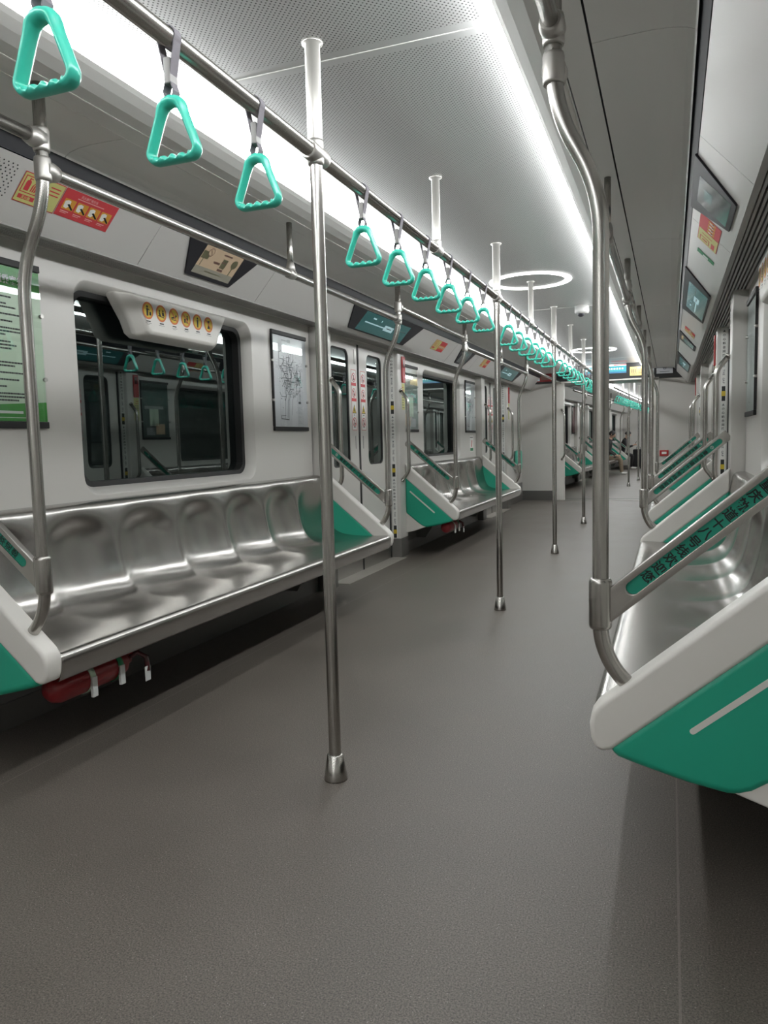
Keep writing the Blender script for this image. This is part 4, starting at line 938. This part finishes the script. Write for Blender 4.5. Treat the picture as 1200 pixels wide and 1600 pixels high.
# small sign under the map board
a = MB(); o0 = Vector((-W + .001, 9.16, 0)); U = WALL_U[-1]; Z = Vector((0, 0, 1))
a.plate(o0, U, Z, [(-.09, .88), (.09, .88), (.09, 1.08), (-.09, 1.08)], .001, 'white_print'); a.plate(o0 + Vector((.0014, 0, 0)), U, Z, [(-.07, .89), (.07, .89), (.07, .925), (-.07, .925)], .0004, 'sign_green')
a.plate(o0 + Vector((.0014, 0, 0)), U, Z, [(-.03, .94), (.0, .94), (.03, 1.02), (0, 1.02)], .0004, 'red_print'); a.plate(o0 + Vector((.0014, 0, 0)), U, Z, [(-.08, 1.05), (.06, 1.05), (.06, 1.06), (-.08, 1.06)], .0004, 'ink_grey')
o = a.build('wall_sign', off=(-W, 9.16, .88)); o.location = (-W, 9.16, .88); tag(o, 'small white sign with green base below the distant map board', 'sign')

# ------------------------------------------------------------------ ring lights, security camera
for c, lab in ((DOOR[0], 'larger glowing ring light on the ceiling before the camera dome'), (10.35, 'smaller distant glowing ring light past the camera dome')):
    a = MB(); n = 64; vs = []
    for r_, z in ((.246, 2.1545), (.247, 2.149), (.290, 2.149), (.291, 2.1545)): vs += [(r_ * math.cos(2 * PI * k / n), c + r_ * math.sin(2 * PI * k / n), z) for k in range(n)]
    a.add(vs, [(j * n + k, j * n + (k + 1) % n, ((j + 1) % 4) * n + (k + 1) % n, ((j + 1) % 4) * n + k) for j in range(4) for k in range(n)], 'light_ring', True)
    o = a.build('ring_light', off=(0, c, 2.15)); o.location = (0, c, 2.15); tag(o, lab, 'light', 'ring lights on the ceiling')
sc_ = thing('security_camera', 'white dome security camera on the ceiling past the ring light', 'camera', (.227, 6.84, 2.155))
a = MB(); a.lathe([(0, 0), (.060, 0), (.061, -.05), (.056, -.062), (.040, -.068), (0, -.068)], 'camera_white'); a.build('housing', sc_)
a = MB(); a.lathe([(.030, -.066), (.030, -.072), (.024, -.086), (.012, -.093), (0, -.094)], 'black_gloss', (-.005, -.012, 0)); a.build('dome', sc_)
# small ceiling stickers near the end header
a = MB(); a.plate((0, 0, 2.1545), (1, 0, 0), (0, -1, 0), [(.10, -12.25), (.33, -12.25), (.33, -12.05), (.10, -12.05)], .0005, 'pink_print'); o = a.build('ceiling_label', off=(.2, 12.15, 2.154)); o.location = (.2, 12.15, 2.154); tag(o, 'pale red label on the ceiling by the end header', 'label')

# ------------------------------------------------------------------ fire extinguishers under the benches
def make_ext():
    r = thing('fire_extinguisher', '', 'fire extinguisher', (0, 0, 0), 'red extinguishers strapped under the benches')
    a = MB(); L_ = .32; rr = .050; prof = [(0, -L_ / 2 - .02), (.03, -L_ / 2 - .018), (.043, -L_ / 2 - .004), (rr, -L_ / 2 + .02), (rr, L_ / 2 - .03), (.043, L_ / 2), (.025, L_ / 2 + .025), (.016, L_ / 2 + .03), (.016, L_ / 2 + .05), (0, L_ / 2 + .05)]
    n = 24; vs = [(q * math.cos(2 * PI * k / n), z, q * math.sin(2 * PI * k / n)) for q, z in prof for k in range(n)]
    a.add(vs, [(i * n + k, i * n + (k + 1) % n, (i + 1) * n + (k + 1) % n, (i + 1) * n + k) for i in range(len(prof) - 1) for k in range(n)], 'red_paint', True); a.build('cylinder', r)
    for y in (-.03, .11):
        a = MB(); vs = []
        for q in (rr + .001, rr + .004):
            for yy_ in (y - .012, y + .012): vs += [(q * math.cos(2 * PI * k / n), yy_, q * math.sin(2 * PI * k / n)) for k in range(n)]
        a.add(vs, [(j0 * n + k, j0 * n + (k + 1) % n, j1 * n + (k + 1) % n, j1 * n + k) for j0, j1 in ((0, 1), (1, 3), (3, 2), (2, 0)) for k in range(n)], 'board_pale' if y < 0 else 'sign_green', True)
        st_ = a.build('strap', r)
        a = MB(); a.box(.046, .058, y - .012, y + .012, -.060, .01, 'pale_print'); a.build('clip', st_, bevel=.002)
    a = MB(); a.tube([(0, .20, .0), (.02, .235, .02), (.05, .25, .0), (.06, .24, -.05)], .010, 'poster_dark', 10); a.box(-.012, .012, .19, .26, .02, .034, 'red_paint'); a.build('valve_and_hose', r)
    a = MB(); a.box(.062, .064, .222, .252, -.085, -.03, 'pale_print'); a.build('inspection_tag', r)
    for y in (-.09, .07): a = MB(); a.box(-.03, .03, y - .02, y + .02, .046, .082, 'under_grey'); a.build('mount', r)
    return r
ex = make_ext(); ex.location = (-.93, 2.02, .248); ex['label'] = 'red extinguisher with two pale straps under the pictogram window bench'
dup(ex, (-.93, 6.66, .245), 0, 'red extinguisher under the bench just past the closed door')

# ------------------------------------------------------------------ end wall, gangway
ew = MB()
for s in (-1, 1):
    xs = sorted((s * .78, s * 1.40)); ew.box(xs[0], xs[1], END, END + .05, .16, 1.935, 'white_panel'); ew.box(xs[0], xs[1], END - .004, END + .05, 0, .16, 'kick_grey')
struct(ew.build('wall_end'))
hd = MB(); hd.prism([(-1.25, 1.935), (-1.2, 1.90), (1.2, 1.90), (1.25, 1.935), (1.2, 2.16), (-1.2, 2.16)], END - .06, END + .05, 'black_matt'); struct(hd.build('trim_5'))
lt = MB(); lt.box(-.9, .9, END + .0, END + .75, 1.90, 1.935, 'plate_steel'); lt.box(-.78, .78, END - .062, END + .02, 1.895, 1.915, 'white_panel'); struct(lt.build('trim_6'))
gp = MB()
for s in (-1, 1): gp.box(s * .655, s * .785, END - .012, END + .06, 0.0, 1.9, 'white_plastic'); gp.box(s * .86, s * .92, END + .06, END + .75, 0, 1.9, 'white_panel')
struct(gp.build('wall_gangway', bevel=.01))
gf = MB(); gf.box(-.9, .9, END + .02, END + .75, -.05, .002, 'floor_rubber'); gf.box(-.66, .66, END - .02, END + .03, -.01, .008, 'plate_steel'); gf.box(-.66, .66, END + .28, END + .31, -.01, .004, 'ink_grey'); struct(gf.build('floor_gangway'))
# header signs
def hsign(x0, x1, z0, z1, kind, name, label, cat):
    c = ((x0 + x1) / 2, END - .061, (z0 + z1) / 2); a = MB(); U = Vector((1, 0, 0)); Z = Vector((0, 0, 1)); o0 = Vector((0, END - .0605, 0)); out = Vector((0, -1, 0))
    def R(u0, u1, v0, v1, m, e=0.001): a.plate(o0 + out * e, U, Z, [(x0 + (x1 - x0) * u0, z0 + (z1 - z0) * v0), (x0 + (x1 - x0) * u1, z0 + (z1 - z0) * v0), (x0 + (x1 - x0) * u1, z0 + (z1 - z0) * v1), (x0 + (x1 - x0) * u0, z0 + (z1 - z0) * v1)], .001, m)
    if kind == 'lcd':
        R(0, 1, 0, 1, 'black_gloss'); R(.02, .98, .04, .96, 'lcd_cyan', .0022); R(.02, .98, .78, .96, 'lcd_white', .0034); R(.7, .98, .84, .93, 'lcd_red', .0046); R(.02, .98, .04, .2, 'lcd_blue', .0034)
        for k in range(7): R(.52 + .06 * k, .555 + .06 * k, .42, .58, 'lcd_white', .0034)
        for k in range(5): R(.08 + .07 * k, .12 + .07 * k, .36, .62, 'lcd_white', .0034)
    elif kind == 'orange':
        R(0, 1, 0, 1, 'lcd_orange')
        for q, u in ((.1, 0), (.2, 0), (.32, 0)): R(q, q + .06, .3, .75, 'screen_brown', .0024)
        R(.44, .46, .1, .9, 'screen_brown', .0024); R(.08, .38, .12, .18, 'screen_brown', .0024)
        for k in range(3): R(.56, .9 - .06 * k, .25 + .2 * k, .3 + .2 * k, 'screen_brown', .0024)
    elif kind == 'grey':
        R(0, 1, 0, 1, 'map_paper'); cx, cz = x0 + (x1 - x0) * .5, z0 + (z1 - z0) * .62
        a.plate(o0 + out * .0024, U, Z, circ(cx, cz, .026), .0006, 'ink_grey'); a.plate(o0 + out * .0034, U, Z, circ(cx, cz, .019), .0006, 'map_paper'); a.plate(o0 + out * .0044, U, Z, [(cx - .016, cz - .005), (cx + .016, cz - .002), (cx + .016, cz + .006), (cx - .016, cz + .003)], .0006, 'ink_grey')
        R(.2, .8, .18, .24, 'ink_grey', .0024)
    else:
        R(0, 1, 0, 1, 'red_paint'); R(.05, .45, .1, .6, 'screen_pale', .0022); R(.5, .9, .2, .8, 'screen_brown', .0022); R(.1, .35, .65, .9, 'pink_print', .0022)
    o = a.build(name, off=c); o.location = c; tag(o, label, cat)
hsign(-.36, .315, 2.0, 2.15, 'lcd', 'line_display', 'cyan route display in the black header above the gangway', 'screen')
hsign(.355, .575, 1.955, 2.09, 'orange', 'orange_sign', 'orange lit sign beside the cyan route display', 'sign')
hsign(.745, .98, 1.965, 2.10, 'grey', 'grey_sign', 'grey sign with round emblem at the end of the black header', 'sign')
hsign(.62, .71, 1.965, 2.10, 'plain' if False else 'grey', 'grey_sign', 'narrow grey sign beside the round emblem sign', 'sign')
hsign(-1.19, -.85, 1.93, 2.06, 'red', 'picture_screen', 'red picture screen in the header above the mint folding seat', 'screen')
# folding seat pad
fs_ = thing('folding_seat', 'mint green folding seat pad on the wall before the end wall', 'folding seat', (-1.35, 12.05, .62))
a = MB(); a.plate((-1.335, 12.05, .67), (0, 1, 0), (0, 0, 1), rrect(-.20, .20, -.15, .17, .09), .05, 'mint'); a.build('pad', fs_, (-1.35, 12.05, .62), bevel=.015)
a = MB(); a.box(-1.35, -1.33, 11.9, 12.2, .54, .83, 'ink_grey'); a.build('back_plate', fs_, (-1.35, 12.05, .62))
# small extinguisher cabinet on the end wall
rb = thing('alarm_box', 'small red alarm box low on the white end wall', 'alarm box', (.86, END, .70))
a = MB(); a.box(.80, .93, END - .03, END, .70, .79, 'red'); a.build('case', rb, (.86, END, .70), bevel=.005)
a = MB(); a.box(.83, .90, END - .033, END - .03, .73, .765, 'white_print'); a.build('front_label', rb, (.86, END, .70))
# grab bars on the gangway posts
for s, lab in ((-1, 'grab bar on the white gangway post beside the end wall panel'), (1, 'grab bar on the gangway post behind the bent poles')):
    r = thing('gangway_grab_bar', lab, 'grab bar', (s * .70, END, .62)); off = (s * .70, END, .62)
    a = MB(); a.tube(round_path([(s * .70, END - .012, 1.47), (s * .645, END - .07, 1.40), (s * .645, END - .07, .74), (s * .70, END - .012, .67)], .04), .015, 'pole_steel', 12); a.build('tube', r, off)
    for z in (1.47, .67): a = MB(); a.tube([(s * .70, END - .013, z), (s * .69, END - .022, z)], .02, 'pole_steel', 12); a.build('wall_flange', r, off)

# ------------------------------------------------------------------ the next car
NY0, NY1 = .75, 15.2
NC = [3.95, 8.05, 12.9]; ND = [6.0, 10.35]
fl = MB(); fl.box(-W - .1, W + .1, NY0, NY1, -.05, 0, 'floor_rubber'); o = struct(fl.build('floor_beyond')); o.matrix_world = NX
ob2 = shell(NY0, NY1, NC, ND, NX)
_l2 = [o for o in ob2 if o.name.startswith('light_strip')]
_l2[0]['label'] = 'distant light strip over the strap cluster beyond the gangway'; _l2[1]['label'] = 'distant light strip beyond the gangway, mostly behind poles'
for o in _l2: o['group'] = 'ceiling light strips'
for s in (-1, 1):
    for c in NC: window(s, c, NX)
    for d in ND: door(s, d, NX, False)
bw_ = MB(); bw_.box(-W, W, NY1, NY1 + .05, 0, 1.92, 'white_panel'); bw_.box(-W, W, NY1 - .02, NY1 + .05, 1.92, 2.16, 'black_matt'); o = struct(bw_.build('wall_far')); o.matrix_world = NX
nw = MB()
for s in (-1, 1): nw.box(s * .86, s * 1.40, NY0, NY0 + .05, 0, 1.93, 'white_panel')
nw.box(-1.25, 1.25, NY0, NY0 + .06, 1.90, 2.16, 'black_matt'); o = struct(nw.build('wall_beyond')); o.matrix_world = NX
HN = {0: 1.35, 1: HB, 2: HB}
BN = ['beyond the gangway, first past the sill', 'beyond the gangway, under the person in khaki trousers', 'beyond the gangway, under the person in black']
for s in (-1, 1):
    pr, br, pl = parts[s]; sd = 'on the notice board side' if s < 0 else 'on the alarm box side'
    for i, c in enumerate(NC):
        if s > 0 and i: continue
        sc1 = HN[i] / HB
        lab = BN[i] if s < 0 else 'beyond the gangway, hidden past the alarm box'
        b2 = dup(benches[s], nx(s * BX, c), TH, 'small steel bench ' + lab); b2.scale = (1, sc1, 1)
        for t in (-1, 1):
            y = c + t * HN[i]
            if i == 2 and t > 0: continue
            w_ = ('near ' if t < 0 else 'far ')
            dup(pr[t], nx(s * PX, y, PZ), TH, w_ + 'end partition, small bench ' + lab)
            dup(pl[t], nx(s * .81, y, .45), TH, w_ + 'end pole, small bench ' + lab)
            dup(br, nx(s * .835, y, .66), TH, w_ + 'end lettered bar, small bench ' + lab)
for i, l in enumerate((3.52, 5.7, 8.0, 10.4)): dup(cp, nx(0, l), TH, ['centre pole beyond the gangway, first past the sill', 'centre pole beyond the gangway, second past the sill', 'centre pole beyond the gangway, third past the sill', 'centre pole beyond the gangway, fourth past the sill'][i])
rl2 = thing('overhead_rail', 'distant steel strap rail beyond the gangway', 'handrail', nx(0, 1.0, 1.851)); rl2.rotation_euler = (0, 0, TH)
a = MB(); a.tube([(0, 0, 0), (0, 13.5, 0)], .019, 'pole_steel', 12); a.build('tube', rl2)
for k, l in enumerate((2.4, 4.6, 6.8, 9.2)):
    a = MB(); a.lathe([(.0175, .02), (.0175, .30)], 'white_plastic', (0, l - 1, 0)); a.build('hanger', rl2)
for k in range(34):
    l = 1.6 + .335 * k
    if min(abs(l - q) for q in (3.52, 5.7, 8.0, 10.4)) < .09: continue
    dup(sp_, nx(0, l, 1.851), TH, 'tiny turquoise strap in the crowded row beyond the gangway', 'straps beyond the gangway')
for s in (-1, 1):
    r = thing('side_handrail', 'distant side rail beyond the gangway above the ' + ('khaki trousered person' if s < 0 else 'hidden bench'), 'handrail', nx(s * .711, 1.2, 1.85), 'head height rails along the sides'); r.rotation_euler = (0, 0, TH)
    a = MB(); a.tube([(0, 0, 0), (0, 13, 0)], .0175, 'pole_steel', 12); a.build('tube', r)
pd = thing('poster_panel', 'dark red poster on the wall beyond the gangway', 'poster', nx(-W + .005, 5.0, 1.1)); pd.rotation_euler = (0, 0, TH)
a = MB(); a.box(0, .012, -.22, .22, 0, .62, 'black_matt'); a.build('frame', pd)
a = MB(); a.box(.0125, .014, -.20, .20, .03, .59, 'poster_dark'); a.build('print', pd)

# ------------------------------------------------------------------ people beyond the gangway
def limb_mesh(chain, bm_mats): pass
def person(loc, rot, label, P):
    # skeleton: local frame, facing +x (into the aisle), seat at z=.42 ; metres
    V = {}; E = []; Rr = {}; keys = []
    def node(k, p, r): V[k] = Vector(p); Rr[k] = r; keys.append(k)
    for k, (p, r) in P['nodes'].items(): node(k, p, r)
    me = bpy.data.meshes.new('body'); idx = {k: i for i, k in enumerate(keys)}
    me.from_pydata([V[k] for k in keys], [(idx[a_], idx[b_]) for a_, b_ in P['edges']], [])
    o = bpy.data.objects.new('body', me); COL.objects.link(o)
    sk = o.modifiers.new('skin', 'SKIN'); sk.use_smooth_shade = True
    for k in keys:
        d = me.skin_vertices[0].data[idx[k]]; d.radius = Rr[k] if isinstance(Rr[k], tuple) else (Rr[k], Rr[k]); d.use_root = (k == 'pelvis')
    sb = o.modifiers.new('sub', 'SUBSURF'); sb.levels = 2; sb.render_levels = 2
    bpy.context.view_layer.update()
    m2 = bpy.data.meshes.new_from_object(o.evaluated_get(bpy.context.evaluated_depsgraph_get())); bpy.data.objects.remove(o)
    root = thing('person', label, 'person', loc); root.rotation_euler = (0, 0, rot); root.scale = (.88, .88, .88)
    m2.name = 'body'; bo = bpy.data.objects.new('body', m2); COL.objects.link(bo); bo.parent = root
    m2.materials.clear()
    for mm in ('skin', P['top'], P['bottom'], P['shoe']): m2.materials.append(M[mm])
    segs = [(V[a_], V[b_], P['zone'].get((a_, b_), 1)) for a_, b_ in P['edges']]
    for p in m2.polygons:
        p.use_smooth = True; c = p.center; best = (9, 1)
        for a_, b_, z in segs:
            ab = b_ - a_; t = max(0, min(1, (c - a_).dot(ab) / ab.length_squared)); d = (c - (a_ + ab * t)).length
            if d < best[0]: best = (d, z)
        p.material_index = best[1]
    # head: shaped ovoid with nose, ears, eyes, mouth
    hc, look = P['head']; hc = Vector(hc); hm = MB(); Rm = look
    def hp(x, y, z): return hc + Rm @ Vector((x, y, z))
    n, mrow = 18, 12; vs = []
    for i in range(mrow + 1):
        ph = PI * i / mrow; z = .118 * math.cos(ph); rr = math.sin(ph)
        for k in range(n):
            an = 2 * PI * k / n; x = .095 * rr * math.cos(an); y = .076 * rr * math.sin(an)
            if z < -.03: x = x * (.92 if x > 0 else .72); y *= .86 + .5 * (z + .03)
            nose = max(0, 1 - (abs(y) / .016)) * max(0, 1 - abs(z + .012) / .032) * .024 if x > .05 else 0
            vs.append(hp(x + nose, y, z))
    hm.add(vs, [(i * n + k, i * n + (k + 1) % n, (i + 1) * n + (k + 1) % n, (i + 1) * n + k) for i in range(mrow) for k in range(n)], 'skin', True)
    for q in (-1, 1):
        hm.tube([hp(-.005, q * .074, -.025), hp(-.012, q * .086, .0), hp(-.008, q * .080, .022)], [.008, .013, .009], 'skin', 8)
        hm.tube([hp(.084, q * .030 - .010, .012), hp(.087, q * .030, .014), hp(.084, q * .030 + .010, .012)], [.003, .006, .003], 'hair', 6)
    hm.tube([hp(.080, -.022, -.055), hp(.088, 0, -.056), hp(.080, .022, -.055)], [.003, .005, .003], 'red_print', 6)
    hm.build('head', bo)
    hr = MB(); vs = []
    for i in range(9):
        ph = PI * .58 * i / 8; z = .126 * math.cos(ph); rr = math.sin(ph)
        for k in range(n):
            an = 2 * PI * k / n; f = max(0.0, math.cos(an)); lim = .58 - .30 * f ** 2
            ph2 = PI * lim * i / 8; hair_r = 1.10
            vs.append(hp(.098 * hair_r * math.sin(ph2) * math.cos(an) - .004, .080 * hair_r * math.sin(ph2) * math.sin(an), .130 * math.cos(ph2)))
    hr.add(vs, [(i * n + k, i * n + (k + 1) % n, (i + 1) * n + (k + 1) % n, (i + 1) * n + k) for i in range(8) for k in range(n)], 'hair', True); hr.build('hair', root)
    # hands: palm with five fingers
    for (w_, dirv, up) in P['hands']:
        w_ = Vector(w_); dv = Vector(dirv).normalized(); uv = Vector(up).normalized(); sv = dv.cross(uv).normalized(); h = MB()
        h.tube([w_ - dv * .02, w_ + dv * .03, w_ + dv * .075, w_ + dv * .085], [.022, .034, .036, .030], 'skin', 10, flat=.5)
        for q, (off_, ln) in enumerate(((-.026, .062), (-.009, .074), (.009, .069), (.026, .052))):
            b_ = w_ + dv * .075 + sv * off_; h.tube([b_, b_ + dv * ln * .45, b_ + dv * ln * .75 - uv * ln * .35, b_ + dv * ln * .7 - uv * ln * .7], [.0095, .009, .008, .006], 'skin', 8)
        b_ = w_ + dv * .025 + sv * .030; h.tube([b_, b_ + sv * .022 + dv * .02, b_ + sv * .024 + dv * .045 - uv * .012], [.011, .010, .007], 'skin', 8)
        h.build('hand', bo)
    return root
def sit_nodes(lean, fwd, knee_x, foot_x, arm):
    # torso rises from the pelvis; lean is forward x shift of the chest
    nd = {'pelvis': ((0.02, 0, .53), (.135, .125)), 'waist': ((0.02 + lean * .4, 0, .68), (.125, .11)), 'chest': ((0.02 + lean * .8, 0, .88), (.145, .12)), 'collar': ((.02 + lean, 0, 1.02), (.085, .08)), 'neck': ((.03 + lean * 1.1, 0, 1.09), .052), 'skull': ((.05 + lean * 1.2, 0, 1.15), .055)}
    ed = [('pelvis', 'waist'), ('waist', 'chest'), ('chest', 'collar'), ('collar', 'neck'), ('neck', 'skull')]; zone = {('neck', 'skull'): 0, ('collar', 'neck'): 1}
    for q, n_ in ((-1, 'l'), (1, 'r')):
        nd['hip' + n_] = ((.06, q * .09, .52), .092); nd['knee' + n_] = ((knee_x, q * .11, .50), .066); nd['calf' + n_] = ((knee_x + (foot_x - knee_x) * .4, q * .11, .34), .055); nd['ankle' + n_] = ((foot_x, q * .11, .09), .042); nd['toe' + n_] = ((foot_x + .16, q * .125, .045), .040); nd['heel' + n_] = ((foot_x + .02, q * .11, .050), .042)
        ed += [('pelvis', 'hip' + n_), ('hip' + n_, 'knee' + n_), ('knee' + n_, 'calf' + n_), ('calf' + n_, 'ankle' + n_), ('ankle' + n_, 'heel' + n_), ('heel' + n_, 'toe' + n_)]
        for e in (('pelvis', 'hip' + n_), ('hip' + n_, 'knee' + n_), ('knee' + n_, 'calf' + n_), ('calf' + n_, 'ankle' + n_)): zone[e] = 2
        for e in (('ankle' + n_, 'heel' + n_), ('heel' + n_, 'toe' + n_)): zone[e] = 3
        nd['sh' + n_] = ((.02 + lean * .95, q * .185, .985), .062); nd['el' + n_] = ((arm[0][0], q * arm[0][1], arm[0][2]), .047); nd['wr' + n_] = ((arm[1][0], q * arm[1][1], arm[1][2]), .032)
        ed += [('collar', 'sh' + n_), ('sh' + n_, 'el' + n_), ('el' + n_, 'wr' + n_)]
    zone[('pelvis', 'waist')] = 1
    return nd, ed, zone
nd, ed, zn = sit_nodes(.12, 0, .46, .50, ((.12, .25, .74), (.33, .17, .60)))
person(nx(-1.10, 8.5, -.015), TH, 'person sitting in dark jacket and khaki trousers beyond the gangway', dict(nodes=nd, edges=ed, zone=zn, top='dark_jacket', bottom='khaki', shoe='shoe_white', head=((.215, 0, 1.225), Matrix.Rotation(.35, 3, 'Y')),
       hands=[((.33, .17, .60), (1, -.25, -.15), (0, 0, 1)), ((.33, -.17, .60), (1, .25, -.15), (0, 0, 1))]))
nd, ed, zn = sit_nodes(.18, 0, .45, .42, ((.26, .25, .76), (.47, .13, .84)))
person(nx(-1.10, 11.9, -.015), TH, 'person in black sitting hunched over a phone, beyond the gangway', dict(nodes=nd, edges=ed, zone=zn, top='black_cloth', bottom='black_cloth', shoe='shoe_white', head=((.295, 0, 1.225), Matrix.Rotation(.5, 3, 'Y')),
       hands=[((.47, .13, .84), (.7, -.5, .4), (0, 0, 1)), ((.47, -.13, .84), (.7, .5, .4), (0, 0, 1))]))
ph = MB(); ph.box(-.006, .006, -.037, .037, -.075, .075, 'black_gloss'); o = ph.build('phone', bevel=.003); o.location = nx(-1.10 + .545 * .88, 11.9, .885 * .88); o.rotation_euler = (0, .5, TH); tag(o, 'dark phone held by the person in black', 'phone')
bg = thing('suitcase', 'black suitcase standing in the aisle beside the person in black', 'suitcase', nx(-.58, 12.29, 0)); bg.rotation_euler = (0, 0, TH)
a = MB(); a.box(-.13, .13, -.20, .20, .05, .60, 'black_cloth'); a.build('case', bg, bevel=.03, seg=3)
for q in (-1, 1):
    for e in (-1, 1):
        a = MB(); a.tube([(q * .09, e * .16 - .012, .026), (q * .09, e * .16 + .012, .026)], .026, 'rubber', 14); a.build('wheel', bg)
a = MB(); a.tube(round_path([(-.06, .15, .58), (-.06, .15, .66), (.06, .15, .66), (.06, .15, .58)], .02), .008, 'ink_grey', 8); a.build('handle', bg)
